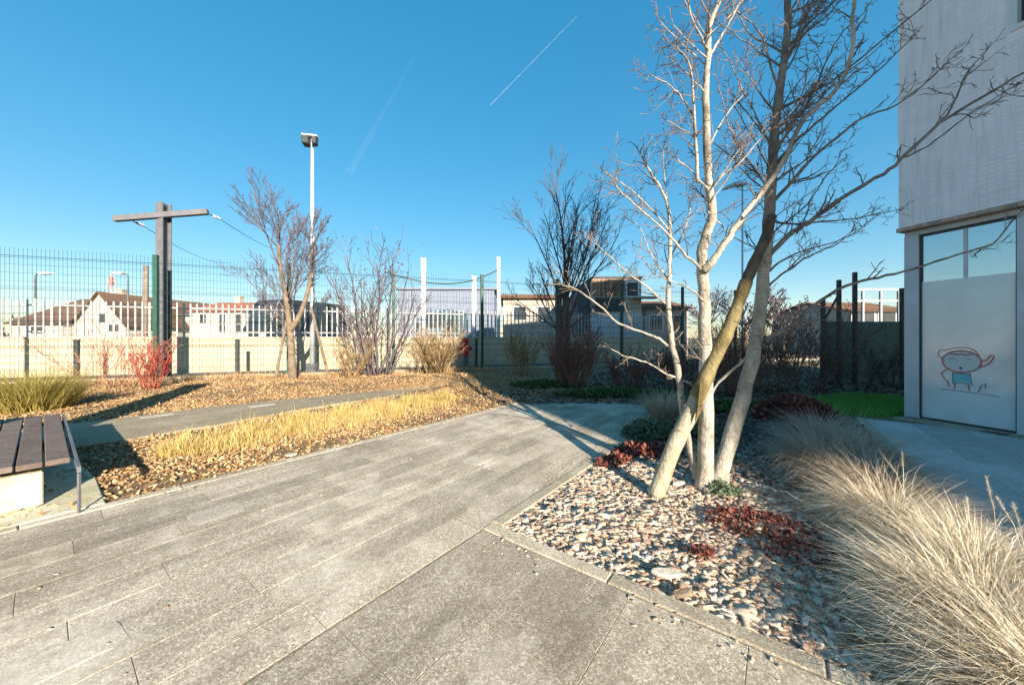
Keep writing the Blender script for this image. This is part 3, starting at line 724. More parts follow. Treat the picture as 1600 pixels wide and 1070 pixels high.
m_ = MB(); m_.prism([tuple(ab(a, b)[:2]) for a, b in ((-3.5, -3.36), (-2.20, -3.36), (-2.20, -4.4), (-3.5, -4.4))], 0.0125, 0.311); m_.build('support_block', M['concrete'], bench, bevel=0.01)
# a board standing out of frame behind the bench; the photograph shows its shadow only
nb = thing('notice_board', (-5.79, 2.2, 0), 'tall dark timber board beside the bench, seen only by its shadow', 'board')
m_ = MB(); m_.box((-5.79, 2.2, 1.95), (0.72, 0.06, 3.08), SUN_AZ); m_.build('board', M['timber'], nb)
for dx in (-.15, .15):
    m_ = MB(); m_.box((-5.79+dx-.03, 2.27+dx*.42, 0.7), (0.06, 0.06, 1.5), SUN_AZ); m_.build('leg', M['darksteel'], nb)

# ------------------------------------------------------------------ woody plants
def grow(mb, p, d, L, r, lev, cfg, rg):
    seg = cfg['seg'][lev]; n = max(2, int(L/seg + .5)); pts = [p]; rads = [r]; d = d.normalized()
    for i in range(n):
        j = cfg['jit'][lev]
        d = (d + Vector((rg.gauss(0, j), rg.gauss(0, j), rg.gauss(0, j*.7))) + Vector((0, 0, cfg['up'][lev]))).normalized()
        p = p + d*(L/n); pts.append(p); rads.append(max(cfg['rmin'], r*(1 - (1-cfg['taper'])*(i+1)/n)))
    mb.tube(pts, rads, cfg['sides'][lev], lev == 0)
    if lev+1 < len(cfg['n'])+1 and lev < len(cfg['n']):
        m = max(1, int(cfg['n'][lev]*rg.uniform(.75, 1.25) + .5))
        for k in range(m):
            t = cfg['t0'][lev] + (1-cfg['t0'][lev])*(k+rg.random())/m
            f = t*n; i = min(n-1, int(f)); q = pts[i].lerp(pts[i+1], f-i)
            dd = (pts[i+1]-pts[i]).normalized()
            ax = dd.cross(Vector((rg.gauss(0, 1), rg.gauss(0, 1), rg.gauss(0, 1)))).normalized()
            an = cfg['ang'][lev]*rg.uniform(.7, 1.3)
            nd = (dd*math.cos(an) + ax*math.sin(an))
            grow(mb, q, nd, L*cfg['ratio'][lev]*rg.uniform(.6, 1.15)*(1-.45*t), max(cfg['rmin'], rads[i]*cfg['rr'][lev]), lev+1, cfg, rg)
def smooth_line(pts, n=4):
    out = []
    P = [pts[0]] + list(pts) + [pts[-1]]
    for i in range(1, len(P)-2):
        for k in range(n):
            t = k/n; a, b, c, d = P[i-1], P[i], P[i+1], P[i+2]
            out.append(0.5*((2*b) + (c-a)*t + (2*a-5*b+4*c-d)*t*t + (3*b-a-3*c+d)*t*t*t))
    out.append(P[-2]); return out

# --- the multi-stemmed tree in the bed, traced from the photograph and given depth
TWIG = dict(seg=[.06, .05, .04], jit=[.20, .26, .3], up=[.06, .06, .05], taper=.45, rmin=.0026, sides=[4, 3, 3], n=[3.0, 1.2], t0=[.15, .25], ang=[.85, .8], ratio=[.55, .6], rr=[.6, .7])
BUD = dict(TWIG)
mt = thing('bare_tree', (1.95, 3.56, 0), 'bare multi-stemmed tree with pale grey bark in the wood chip bed', 'tree')
rgT = random.Random(21)
tw = MB()
def trace(px, Y0, Y1, r0, r1, sides=8, target=None, twigs=0, tl=(.12, .4), jit=0.004):
    m = len(px); pts = []
    for i, (x, y) in enumerate(px):
        t = i/(m-1); pts.append(at(x, y, Y0 + (Y1-Y0)*t))
    pts = smooth_line(pts, 4); n = len(pts)
    pts = [p + Vector((rgT.gauss(0, jit), rgT.gauss(0, jit), rgT.gauss(0, jit)))*(1 if 0 < i < n-1 else 0) for i, p in enumerate(pts)]
    rads = [r0 + (r1-r0)*(i/(n-1))**0.8 for i in range(n)]
    rads = [r*rgT.uniform(.94, 1.06) for r in rads]
    if px[0][1] > 740: rads = [r*(1 + .45*max(0, 1-(p.z+.03)/.22)**2) for r, p in zip(rads, pts)]
    target.tube(pts, rads, sides)
    for k in range(twigs):
        f = (0.12 + 0.88*rgT.random())*(n-1); i = min(n-2, int(f)); q = pts[i].lerp(pts[i+1], f-i)
        dd = (pts[i+1]-pts[i]).normalized()
        ax = dd.cross(Vector((rgT.gauss(0, 1), rgT.gauss(0, 1), rgT.gauss(0, 1)))).normalized(); an = rgT.uniform(.5, 1.1)
        grow(tw, q, dd*math.cos(an) + ax*math.sin(an) + Vector((0, 0, .15)), rgT.uniform(*tl), max(.003, min(.008, rads[i]*.5)), 0, TWIG, rgT)
    # leading twigs at the tip
    if twigs:
        for k in range(2):
            grow(tw, pts[-1], (pts[-1]-pts[-3]).normalized() + Vector((rgT.gauss(0, .3), rgT.gauss(0, .3), rgT.gauss(0, .2))), rgT.uniform(.08, .25), max(.003, r1*.9), 0, TWIG, rgT)
sC = MB(); trace([(1101, 765), (1103, 690), (1104, 600), (1101, 520), (1100, 450), (1097, 405), (1103, 366), (1113, 337), (1107, 280), (1103, 175), (1106, 88), (1108, 44), (1124, 0), (1140, -45)], 3.57, 3.40, .078, .016, 12, sC, 16, (.15, .45))
sC.build('stem', M['bark'], mt, True)
sD = MB(); trace([(1118, 765), (1140, 690), (1166, 600), (1182, 525), (1192, 440), (1198, 385), (1203, 310), (1207, 250), (1213, 175), (1223, 110), (1230, 44), (1232, -20), (1240, -90)], 3.60, 3.85, .080, .026, 12, sD, 12, (.2, .6))
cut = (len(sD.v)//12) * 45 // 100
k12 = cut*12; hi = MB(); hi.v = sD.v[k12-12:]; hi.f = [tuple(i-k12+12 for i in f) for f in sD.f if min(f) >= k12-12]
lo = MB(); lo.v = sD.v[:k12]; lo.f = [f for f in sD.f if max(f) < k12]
st_ = lo.build('stem', M['bark'], mt, True); hi.build('upper_stem', M['shadebark'], st_, True)
sA = MB(); trace([(1092, 748), (1080, 705), (1067, 645), (1061, 590), (1049, 530), (1044, 470), (1047, 411), (1047, 359), (1044, 324), (1030, 290), (1012, 262), (1000, 240)], 3.62, 3.95, .045, .008, 8, sA, 22, (.15, .5))
sA.build('stem', M['bark'], mt, True)
br = MB(); br2 = MB()
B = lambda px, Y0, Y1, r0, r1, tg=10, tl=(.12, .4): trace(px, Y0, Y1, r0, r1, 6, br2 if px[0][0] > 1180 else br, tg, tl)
# from the middle stem
B([(1099, 424), (1118, 402), (1132, 380), (1162, 337), (1189, 302), (1222, 256), (1259, 184), (1307, 140), (1331, 83), (1333, 26), (1338, -20)], 3.46, 3.05, .038, .011, 22)
B([(1098, 422), (1072, 400), (1050, 372), (1020, 345), (990, 318), (962, 290)], 3.46, 3.3, .016, .005, 14)
B([(1090, 285), (1085, 192), (1079, 109), (1058, 74)], 3.44, 3.25, .018, .005, 12)
B([(1084, 180), (1066, 155), (1049, 136), (1018, 118)], 3.40, 3.2, .010, .004, 8)
B([(1086, 215), (1064, 200), (1040, 188)], 3.40, 3.5, .009, .004, 6)
B([(1106, 80), (1096, 60), (1079, 20), (1070, -20)], 3.42, 3.2, .014, .005, 8)
B([(1107, 90), (1125, 62), (1146, 25), (1166, -20)], 3.42, 3.6, .014, .005, 8)
B([(1104, 330), (1120, 345), (1150, 372), (1178, 386)], 3.44, 3.7, .010, .004, 6)
B([(1108, 300), (1130, 275), (1160, 250), (1190, 215), (1204, 200)], 3.43, 3.2, .010, .004, 8)
B([(1100, 470), (1080, 452), (1050, 440), (1020, 428)], 3.48, 3.2, .010, .004, 7)
# from the thin stem, reaching left
B([(1061, 593), (1040, 583), (1011, 566), (978, 556), (955, 545)], 3.74, 3.5, .013, .004, 8, (.08, .25))
B([(1051, 545), (1030, 530), (1011, 522), (967, 505), (934, 475), (900, 452), (880, 445)], 3.78, 3.35, .016, .005, 10, (.1, .3))
B([(1043, 478), (1018, 455), (978, 424), (951, 400), (930, 380)], 3.80, 3.6, .013, .004, 10)
B([(1047, 362), (1020, 330), (990, 300), (962, 280), (945, 268)], 3.85, 3.7, .010, .004, 14)
B([(1045, 335), (1040, 290), (1036, 250), (1040, 215)], 3.86, 3.9, .009, .004, 10)
B([(1046, 400), (1066, 370), (1078, 330), (1082, 290)], 3.84, 4.0, .010, .004, 8)
B([(1046, 440), (1018, 400), (1002, 360), (985, 345)], 3.82, 4.1, .010, .004, 10)
B([(1062, 596), (1080, 600), (1105, 618), (1130, 590), (1165, 560), (1186, 535)], 3.70, 3.66, .010, .016, 0)
# from the right stem
B([(1186, 535), (1210, 522), (1234, 512), (1252, 495), (1271, 478), (1322, 446), (1372, 434), (1426, 421), (1500, 396), (1550, 380), (1582, 345)], 3.68, 3.3, .026, .006, 18, (.1, .3))
B([(1197, 420), (1206, 394), (1240, 362), (1272, 341), (1316, 310), (1381, 271), (1412, 245), (1469, 192), (1534, 153), (1600, 114), (1660, 90)], 3.72, 3.25, .030, .008, 20)
B([(1469, 192), (1490, 162), (1512, 114), (1539, 83)], 3.40, 3.5, .010, .004, 5)
B([(1412, 245), (1450, 228), (1500, 190), (1560, 150), (1600, 125)], 3.45, 3.7, .010, .004, 7)
B([(1203, 322), (1240, 280), (1272, 245), (1337, 192), (1403, 162), (1469, 109)], 3.75, 3.3, .020, .005, 18)
B([(1206, 262), (1240, 225), (1290, 180), (1364, 118), (1429, 57)], 3.78, 3.6, .017, .005, 16)
B([(1214, 170), (1260, 150), (1311, 118), (1381, 61), (1455, 0), (1480, -25)], 3.80, 3.9, .016, .005, 16)
B([(1200, 425), (1225, 405), (1263, 389), (1320, 372), (1350, 352)], 3.70, 4.0, .013, .004, 8)
B([(1203, 345), (1240, 350), (1300, 345), (1337, 341), (1403, 328)], 3.74, 4.1, .013, .004, 10)
B([(1196, 450), (1220, 430), (1255, 405), (1300, 385), (1325, 370)], 3.68, 3.4, .012, .004, 8)
B([(1203, 300), (1162, 240), (1140, 200), (1119, 118)], 3.76, 3.5, .013, .004, 12)
B([(1208, 235), (1190, 205), (1162, 171), (1140, 140)], 3.78, 4.1, .012, .004, 10)
B([(1218, 150), (1200, 90), (1184, 48), (1145, 12), (1130, -20)], 3.80, 3.6, .013, .004, 12)
B([(1222, 120), (1245, 80), (1263, 17), (1280, -25)], 3.82, 4.0, .013, .004, 10)
B([(1226, 80), (1260, 40), (1300, 5), (1320, -20)], 3.83, 3.6, .012, .004, 8)
B([(1210, 215), (1255, 175), (1285, 110), (1310, 60), (1350, 20)], 3.79, 3.5, .014, .004, 14)
B([(1198, 372), (1230, 345), (1262, 318), (1290, 275), (1320, 250)], 3.72, 3.9, .011, .004, 12)
# many straight shoots climbing towards the building from the right stem, and some the other way
rgX = random.Random(88)
for k in range(22):
    t = rgX.random(); x0, y0 = 1203 + 29*t, 330 - 330*t
    L_ = rgX.uniform(70, 190); an = rgX.uniform(.55, 1.15)
    if rgX.random() < .28: an = math.pi - an
    ex, ey = x0 + L_*math.cos(an), y0 - L_*math.sin(an)
    mx_, my_ = (x0+ex)/2 + rgX.gauss(0, 6), (y0+ey)/2 + abs(rgX.gauss(0, 8))
    Y0_ = 3.74 + .1*t
    B([(x0, y0), (mx_, my_), (ex, ey)], Y0_, Y0_ + rgX.uniform(-.7, .6), rgX.uniform(.008, .014), .004, 9)
for k in range(10):
    t = rgX.random(); x0, y0 = 1106, 330 - 300*t
    L_ = rgX.uniform(50, 110); an = rgX.choice((1, -1))*rgX.uniform(.4, .9)
    ex, ey = x0 + L_*math.sin(an), y0 - L_*math.cos(an)
    B([(x0, y0), ((x0+ex)/2, (y0+ey)/2 + rgX.gauss(0, 6)), (ex, ey)], 3.44, 3.44 + rgX.uniform(-.5, .5), rgX.uniform(.006, .010), .004, 7)
br.build('branches', M['bark'], mt, True, fix=False); br2.build('branches', M['shadebark'], mt, True, fix=False)
tw.build('twigs', M['twig'], mt, True, fix=False).__setitem__('kind', 'stuff')

# leaning peeled pole propped in the tree
sp = thing('support_pole', at(1026, 772, 3.40), 'thick leaning peeled wooden pole propped against the tree stems', 'pole')
b_ = MB(); q = smooth_line([at(1024, 776, 3.40), at(1052, 700, 3.43), at(1083, 636, 3.46), at(1095, 608, 3.466)], 5)
b_.tube(q, [.076*(1-.12*i/len(q)) + rgT.uniform(-.003, .003) for i in range(len(q))], 14); b_.build('shaft', M['stake'], sp, True)
b_ = MB(); q = smooth_line([at(1089, 622, 3.462), at(1104.5, 586, 3.47), at(1140, 510, 3.50), at(1166, 440, 3.53)], 5)
b_.tube(q, [.070*(1-.24*i/len(q)) + rgT.uniform(-.006, .006) for i in range(len(q))], 14); tag(b_.build('mossy_shaft', M['moss'], sp, True), 'mossy yellow upper shaft')
b_ = MB(); q = smooth_line([at(1163, 447, 3.528), at(1178, 412, 3.54), at(1196, 372, 3.56), at(1206, 338, 3.58)], 5)
b_.tube(q, [.055*(1-.25*i/len(q)) + rgT.uniform(-.004, .004) for i in range(len(q))], 14); tag(b_.build('shaded_shaft', M['shadepole'], sp, True), 'top end of the pole with shade painted into its colour')
b_ = MB(); q = [at(1097, 600, 3.36), at(1093, 635, 3.345), at(1086, 662, 3.335)]; b_.tube(q, [.035, .028, .003], 6); b_.build('bark_flap', M['moss'], sp)

# --- other trees and shrubs
UPR = dict(seg=[.45, .35, .25, .2], jit=[.05, .08, .11, .14], up=[.02, .05, .05, .04], taper=.30, rmin=.008, sides=[6, 5, 4, 3], n=[7, 6, 4], t0=[.25, .2, .2], ang=[.40, .42, .5], ratio=[.62, .55, .5], rr=[.55, .55, .6])
def bare_tree(name, label, x, y, stems, mat_t, mat_b, cfg, seed, group=None, cat='tree'):
    rg = random.Random(seed); z = gz(x, y)
    t = thing(name, (x, y, z), label, cat, group)
    tr = MB(); 
    for (pts, r0, r1, limbs) in stems:
        P = smooth_line([Vector((x+px, y+py, z+pz)) for px, py, pz in pts], 4); n = len(P)
        tr.tube(P, [r0+(r1-r0)*i/(n-1) for i in range(n)], 8)
    tr.build('trunk', mat_t, t, True)
    cr = MB()
    for (pts, r0, r1, limbs) in stems:
        for (f, dx, dy, dz, L, r) in limbs:
            P = [Vector((x+px, y+py, z+pz)) for px, py, pz in pts]
            k = f*(len(P)-1); i = min(len(P)-2, int(k)); q = P[i].lerp(P[i+1], k-i)
            grow(cr, q, Vector((dx, dy, dz)), L, r, 0, cfg, rg)
    tag(cr.build('crown', mat_b, t, True, fix=False), kind='stuff')
    return t
# tree by the lamp post
rg = random.Random(5)
limbs1 = [(rg.uniform(.45, 1), rg.gauss(-.12, .38), rg.gauss(0, .35), 1.0, rg.uniform(1.7, 2.7), .026) for _ in range(13)] + [(.35, -.7, .1, .9, 2.0, .028), (.4, -.5, -.3, .9, 2.3, .028), (.45, -.3, .3, 1, 2.4, .028)]
limbs2 = [(rg.uniform(.5, 1), rg.gauss(.1, .28), rg.gauss(0, .25), 1.0, rg.uniform(.9, 1.7), .022) for _ in range(6)]
bare_tree('bare_tree', 'leafless purplish tree beside the tall grey lamp post', *at(458, 588, 13.2)[:2],
          [([(0, 0, -.1), (-.05, 0, .8), (-.12, 0, 1.9), (-.25, 0, 2.9), (-.55, .1, 4.2), (-.6, .1, 5.0)], .15, .05, limbs1), ([(-.1, 0, 1.8), (.3, 0, 2.5), (.62, 0, 3.6), (.72, 0, 5.0)], .11, .045, limbs2)],
          M['brownbark'], M['purpletwig'], dict(UPR, n=[8, 6, 4], rmin=.005), 31)
# two props of the same tree
for k, (p0, p1) in enumerate((((430, 590), (448, 500)), ((515, 588), (486, 480)))):
    b_ = MB(); a0 = at(*p0, 13.0); a1 = at(*p1, 13.15); a0.z = max(gz(a0.x, a0.y)-.05, -.1); b_.tube([a0, a1], [.055, .045], 8)
    tag(b_.build('tree_stake', M['brownbark']), ('slanting brown stake propping the tree by the lamp, on its bench side', 'slanting brown stake propping the tree by the lamp, between trunk and shrub')[k], 'stake', 'stakes propping the tree by the lamp')
# vase-shaped dark tree
rg = random.Random(9)
limbs = [(rg.uniform(.6, 1), math.cos(k*2.4)*.62*rg.uniform(.3, 1.4), math.sin(k*2.4)*.62*rg.uniform(.3, 1.3), 1, rg.uniform(2.3, 3.5), .034) for k in range(12)] + [(.55, -.9, 0, .75, 2.2, .035), (.6, .85, -.1, .9, 2.4, .035), (1, 0, 0, 1, 3.5, .045)]
UPR2 = dict(UPR, n=[8, 6, 3], rmin=.0045, ratio=[.58, .5, .5], ang=[.45, .5, .55])
bare_tree('bare_tree', 'dark vase-shaped leafless tree in front of the brown-gabled house', *at(884, 600, 11.4)[:2],
          [([(0, 0, -.1), (.03, 0, .9), (-.02, 0, 1.9), (.03, 0, 3.1)], .17, .09, limbs), ([(-.22, 0, -.1), (-.2, 0, 1.2), (-.15, .1, 3.2)], .08, .05, limbs[:3])], M['darktwig'], M['darktwig'], UPR2, 33)

SHR = dict(seg=[.25, .2, .15], jit=[.09, .12, .15], up=[.04, .05, .04], taper=.35, rmin=.006, sides=[4, 3, 3], n=[6, 4], t0=[.25, .2], ang=[.5, .6], ratio=[.55, .5], rr=[.6, .6])
def shrub(name, label, x, y, n, H, spread, mat, seed, cfg=SHR, r=.02, group=None, base=.25, cat='shrub', flat=1.0):
    rg = random.Random(seed); z = gz(x, y)
    m_ = MB()
    for k in range(n):
        a_ = rg.uniform(0, 6.28); s_ = spread*math.sqrt(rg.random())
        grow(m_, Vector((x+base*math.cos(a_)*rg.random(), y+base*math.sin(a_)*rg.random(), z-.04)), Vector((math.cos(a_)*s_, math.sin(a_)*s_*flat, 1)), H*rg.uniform(.6, 1.1), r*rg.uniform(.7, 1.2), 0, cfg, rg)
    o = m_.build(name, mat, None, True, fix=False); tag(o, label, cat, group); return o
x, y = at(590, 585, 13.4)[:2]
shrub('tall_shrub', 'tall open leafless shrub with upright stems beside the lamp post tree', x, y, 15, 4.3, .42, M['purpletwig'], 41, dict(SHR, seg=[.4, .3, .2], n=[7, 4], rmin=.007), .045, base=.5)
pts = [(x+random.gauss(0, .7), y+random.gauss(0, .5), random.uniform(2.0, 5.4)) for _ in range(150)]
tag(leaves(pts, .10, M['redbrown'], 'dry_leaves'), 'few dry brown leaves hanging in the tall open shrub', 'leaves', kind='stuff')
x, y = at(548, 587, 13.0)[:2]
shrub('twiggy_shrub', 'low tan twiggy shrub at the foot of the tall open shrub', x, y, 22, 1.3, .9, M['tantwig'], 42, dict(SHR, seg=[.14, .12, .1]), .014)
x, y = at(660, 580, 14.0)[:2]
shrub('twiggy_shrub', 'small tan shrub leaning by the green fence post', x, y, 14, 1.2, .7, M['tantwig'], 43, dict(SHR, seg=[.14, .12, .1]), .014)
x, y = at(683, 577, 13.8)[:2]
shrub('round_shrub', 'rounded pale tan shrub in the sun in front of the white post', x, y, 60, 1.65, .62, M['tantwig'], 44, dict(SHR, seg=[.16, .12, .1], n=[6, 5]), .014, base=.4)
# red dogwood by the utility pole
x, y = at(236, 606, 10.4)[:2]
shrub('dogwood_shrub', 'bright red stemmed dogwood at the foot of the tall grey pole', x, y, 30, 1.35, .34, M['redtwig'], 45, dict(SHR, n=[4, 2], seg=[.2, .15, .1]), .009)
x, y = at(178, 604, 10.8)[:2]
shrub('dogwood_shrub', 'spreading dull red dogwood between the red one and the grass clump', x, y, 30, 1.7, 1.0, M['redpale'], 46, dict(SHR, n=[4, 2], seg=[.2, .15, .1]), .009, base=.7)
# shaded shrubs
for i, (px, py, Y, n, H, sp_, mt_, lb) in enumerate((
    (893, 606, 10.6, 60, 1.6, .42, 'redbrown', 'dense reddish brown shrub at the foot of the vase-shaped tree'),
    (812, 585, 13.5, 30, 1.5, .25, 'tantwig', 'narrow upright brown shrub by the shaded wall'),
    (1150, 600, 9.2, 40, 1.8, .55, 'redbrown', 'dark brown thicket directly behind the pale tree stems'),
    (1205, 605, 9.6, 40, 1.9, .65, 'redbrown', 'dark brown thicket to the building side of the stems'),
    (1262, 595, 10.2, 26, 2.2, .8, 'redbrown', 'wide arching brown shrub beside the green screen'),
    (1335, 600, 10.4, 16, 1.4, .9, 'darktwig', 'black bare shrub in front of the green screen'),
    (1392, 600, 10.6, 16, 1.3, .9, 'darktwig', 'black bare shrub next to the building corner'),
    (1060, 596, 10.5, 40, 1.5, .6, 'redbrown', 'brown shrub seen between the thin stem and the middle stem'),
    (985, 600, 11.0, 40, 1.1, .7, 'redbrown', 'low brown shrub before the pale blue wall'))):
    x, y = at(px, py, Y)[:2]
    shrub('bare_shrub', lb, x, y, n, H, sp_, M[mt_], 60+i, dict(SHR, seg=[.2, .16, .12], n=[5, 4]), .014, 'bare shrubs of the shaded bed', base=.45)

# ------------------------------------------------------------------ grasses and leafy plants
GR = 'fountain grasses along the paved terrace'
GL = [ # a, b, blades, length, material, label
    (0.12, 2.78, 2800, .62, 'straw', 'straw-coloured fountain grass closest to the viewer at the picture corner'),
    (0.62, 2.68, 2900, .62, 'straw', 'pale fountain grass arching over the chips, second from the viewer'),
    (1.15, 2.80, 2800, .62, 'straw', 'pale sunlit fountain grass, third from the viewer'),
    (1.75, 2.57, 2800, .60, 'straw', 'pale sunlit fountain grass by the red leaves, fourth from the viewer'),
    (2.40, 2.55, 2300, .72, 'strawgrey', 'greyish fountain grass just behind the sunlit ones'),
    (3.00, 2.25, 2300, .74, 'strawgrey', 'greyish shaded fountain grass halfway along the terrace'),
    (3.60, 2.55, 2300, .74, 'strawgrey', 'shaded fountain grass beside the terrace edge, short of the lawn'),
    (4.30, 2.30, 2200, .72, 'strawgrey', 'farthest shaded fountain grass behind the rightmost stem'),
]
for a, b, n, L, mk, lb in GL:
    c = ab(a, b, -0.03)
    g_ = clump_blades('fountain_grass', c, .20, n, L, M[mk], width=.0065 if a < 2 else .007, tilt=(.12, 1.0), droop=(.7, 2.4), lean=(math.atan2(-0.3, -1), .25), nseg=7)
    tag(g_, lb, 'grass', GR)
    if a < 2:
        fl = clump_blades('fallen_blades', c, .42, 330, .42, M['straw'], g_, width=.008, tilt=(1.0, 1.6), droop=(-.1, .35), nseg=5, z=.03); fl['kind'] = 'stuff'
    th = clump_blades('thatch', c, .24, 700, L*.45, M['thatch'], g_, width=.010, tilt=(.3, 1.2), droop=(.3, 1.4), nseg=4); th['kind'] = 'stuff'
# fluffy seed heads standing above the near grasses
sh_ = MB(); rg = random.Random(4); hr = []; ha = []
for k in range(11):
    a, b = rg.choice(((.2, 2.85), (.7, 2.75), (1.2, 2.9), (1.0, 2.95), (1.7, 2.7)))
    p0 = ab(a+rg.gauss(0, .1), b+rg.gauss(0, .08), 0.0); d = Vector((rg.gauss(.25, .3), rg.gauss(.2, .25), 1)).normalized(); Lh = rg.uniform(.55, .75)
    mid = p0 + d*Lh*.72; tip = mid + (d + Vector((d.x*.9, d.y*.9, -.25))).normalized()*Lh*.26
    sh_.tube([p0, mid, mid.lerp(tip, .5), tip], [.0018, .0016, .0014, .001], 4)
    for j in range(170):
        q = mid.lerp(tip, rg.random()); hr.append(tuple(q)); ha.append(rg.uniform(0, 6.28))
so = tag(sh_.build('grass_seed_heads', M['straw'], None, True, fix=False), 'fluffy pale seed heads standing above the sunlit fountain grasses', 'grass', kind='stuff')
nh = len(hr); blades('seed_hairs', np.array(hr), .022*RNG.uniform(.5, 1.2, nh), np.array(ha), RNG.uniform(.4, 1.2, nh), RNG.uniform(-.2, .3, nh), .0016, M['straw'], so, nseg=2)['kind'] = 'stuff'
# yellow grass strip in the sunny bed
n = 15000; roots = []; 
while len(roots) < n:
    a = random.uniform(-1.3, 3.9); w = .55*math.sin(math.pi*min(1, max(0, (a+1.6)/5.9)))**.8
    b = -4.55 - .05*a + random.gauss(0, 1.0)*w
    if abs(b+4.62) > 1.3 or b > -3.2 or random.random() < (abs(b+4.62)-.45): continue
    if in_poly(*ab(a, b)[:2], PATH2): continue
    # tufts rather than an even mat
    if math.sin(a*7.1+1)*math.sin(b*8.3+a*2) + random.random()*.9 < .22: continue
    p_ = ab(a, b); roots.append((p_.x, p_.y, gz(p_.x, p_.y)-.01))
roots = np.array(roots)
o = blades('dry_grass', roots, .40*RNG.uniform(.2, 1.0, n)*(0.65+.35*np.sin(roots[:, 0]*6.3)*np.sin(roots[:, 1]*5.1+1)), RNG.uniform(0, 6.28, n), np.abs(RNG.normal(.3, .4, n)), RNG.uniform(.3, 1.7, n), .007, M['strawgold'], nseg=5)
tag(o, 'short dry golden grass in the sunny bed between the two paths', 'grass', kind='stuff')
# thin dry grass at the fence foot
n = 5000; roots = []
while len(roots) < n:
    x = random.uniform(-14, -.5); y = 11.45 + FSL*(x+16.5) - abs(random.gauss(.2, .7)) - .2
    if in_poly(x, y, PATH2): continue
    roots.append((x, y, gz(x, y)-.01))
tag(blades('fence_grass', np.array(roots), .30*RNG.uniform(.3, 1.0, n), RNG.uniform(0, 6.28, n), np.abs(RNG.normal(.2, .25, n)), RNG.uniform(.2, 1.2, n), .012, M['chip_gold'], nseg=3), 'rough brown dry grass along the foot of the mesh fence', 'grass', kind='stuff')
# yellow-green clump behind the bench
for k, (px, py, Y, rad, n, L) in enumerate(((52, 640, 7.4, .5, 2600, .95),)):
    x, y = at(px, py, Y)[:2]
    tag(clump_blades('grass_clump', (x, y, gz(x, y)), rad, n, L, M['yellowgreen'], width=.012, tilt=(.1, .6), droop=(.3, 1.2), nseg=5), 'yellow-green grass clump behind the dark bench', 'grass')
# green lawn patch beside the building
n = 12000; roots = []
while len(roots) < n:
    x = random.uniform(5.6, 9.6); y = random.uniform(6.75, 9.7)
    a, b = to_ab(x, y)
    if a < 7.12 or (Vector((x, y, 0))-FAC0).dot(FACD) > -.15 and (Vector((x, y, 0))-FAC0).dot(FACN) < .1: continue
    if y > 9.2 + .3*math.sin(x*3) or x/y < .86 + .03*math.sin(y*5): continue
    roots.append((x, y, gz(x, y)-.01))
tag(blades('lawn_grass', np.array(roots), .16*RNG.uniform(.4, 1.1, n), RNG.uniform(0, 6.28, n), np.abs(RNG.normal(.15, .25, n)), RNG.uniform(.1, 1.0, n), .009, M['lawn'], nseg=3), 'bright green lawn patch between terrace and green screen', 'grass', kind='stuff')
# reddish leaf patches
def leafpatch(name, label, cx, cy, rx, ry, h, n, size, mat, cat='plant', kind=None, group=None, rot=0.0):
    P = []
    for _ in range(n):
        r_ = math.sqrt(random.random()); t = random.uniform(0, 6.28); u, v = rx*r_*math.cos(t), ry*r_*math.sin(t)
        x = cx + u*math.cos(rot) - v*math.sin(rot); y = cy + u*math.sin(rot) + v*math.cos(rot)
        P.append((x, y, max(0, gz(x, y)) + h*(1-r_*r_*.8)*random.random()**.7 + .01))
    tag(leaves(P, size, M[mat], name), label, cat, group, kind)
x, y = gp(1185, 822); leafpatch('red_leaf_plant', 'dark red leafy plant on the chips beside the sunlit grass', x, y, .40, .22, .08, 420, .042, 'redleaf', rot=PAVE_ROT-1.3)
x, y = gp(1255, 868); leafpatch('red_leaf_plant', 'small dark red leaf patch at the foot of the sunlit grass', x, y, .28, .17, .06, 190, .04, 'redleaf', rot=PAVE_ROT-1.3)
x, y = gp(1095, 868); leafpatch('red_leaf_plant', 'tiny red leaf tuft alone on the pale chips', x, y, .08, .06, .06, 90, .04, 'redleaf')
x, y = gp(1012, 706); leafpatch('red_leaf_plant', 'dark red leaf patch behind the leaning pole', x, y, .42, .28, .10, 700, .05, 'redleaf')
x, y = gp(958, 722); leafpatch('red_leaf_plant', 'sparse red leaves at the path edge in front of the leaning pole', x, y, .3, .14, .07, 260, .05, 'redleaf', rot=.6)
x, y = gp(1238, 652); leafpatch('red_leaf_bush', 'rusty red leafy bush behind the shaded grasses', x, y, .75, .4, .42, 2600, .075, 'redleaf')
x, y = gp(1130, 770); leafpatch('green_tuft', 'small green tuft between the stems and the red leaves', x, y, .14, .1, .10, 240, .04, 'sage')
x, y = gp(1012, 682); leafpatch('sage_plant', 'grey-green leafy plant at the shaded path edge', x, y, .38, .26, .26, 1300, .06, 'sage')
x, y = gp(1075, 675); leafpatch('sage_plant', 'grey-green leafy plant behind the middle stem', x, y, .5, .3, .2, 1100, .06, 'sage')
x, y = gp(1040, 655); tag(clump_blades('tawny_grass', (x, y, 0), .22, 1500, .62, M['strawgrey'], width=.008, tilt=(.1, .7), droop=(.4, 1.3)), 'tawny shaded grass tuft at the end of the path', 'grass')
for k, (px, py, rx, ry, lb) in enumerate(((945, 618, 1.3, .35, 'green ground cover along the far end of the path'), (855, 604, 1.1, .5, 'green ground cover beside the sunny mound'), (1040, 622, .8, .4, 'green ground cover behind the tawny grass tuft'), (1150, 640, .8, .35, 'green ground cover between the two thick stems'))):
    x, y = gp(px, py); leafpatch('ground_cover', lb, x, y, rx, ry, .16, 2000, .085, 'groundgreen', 'ground cover')
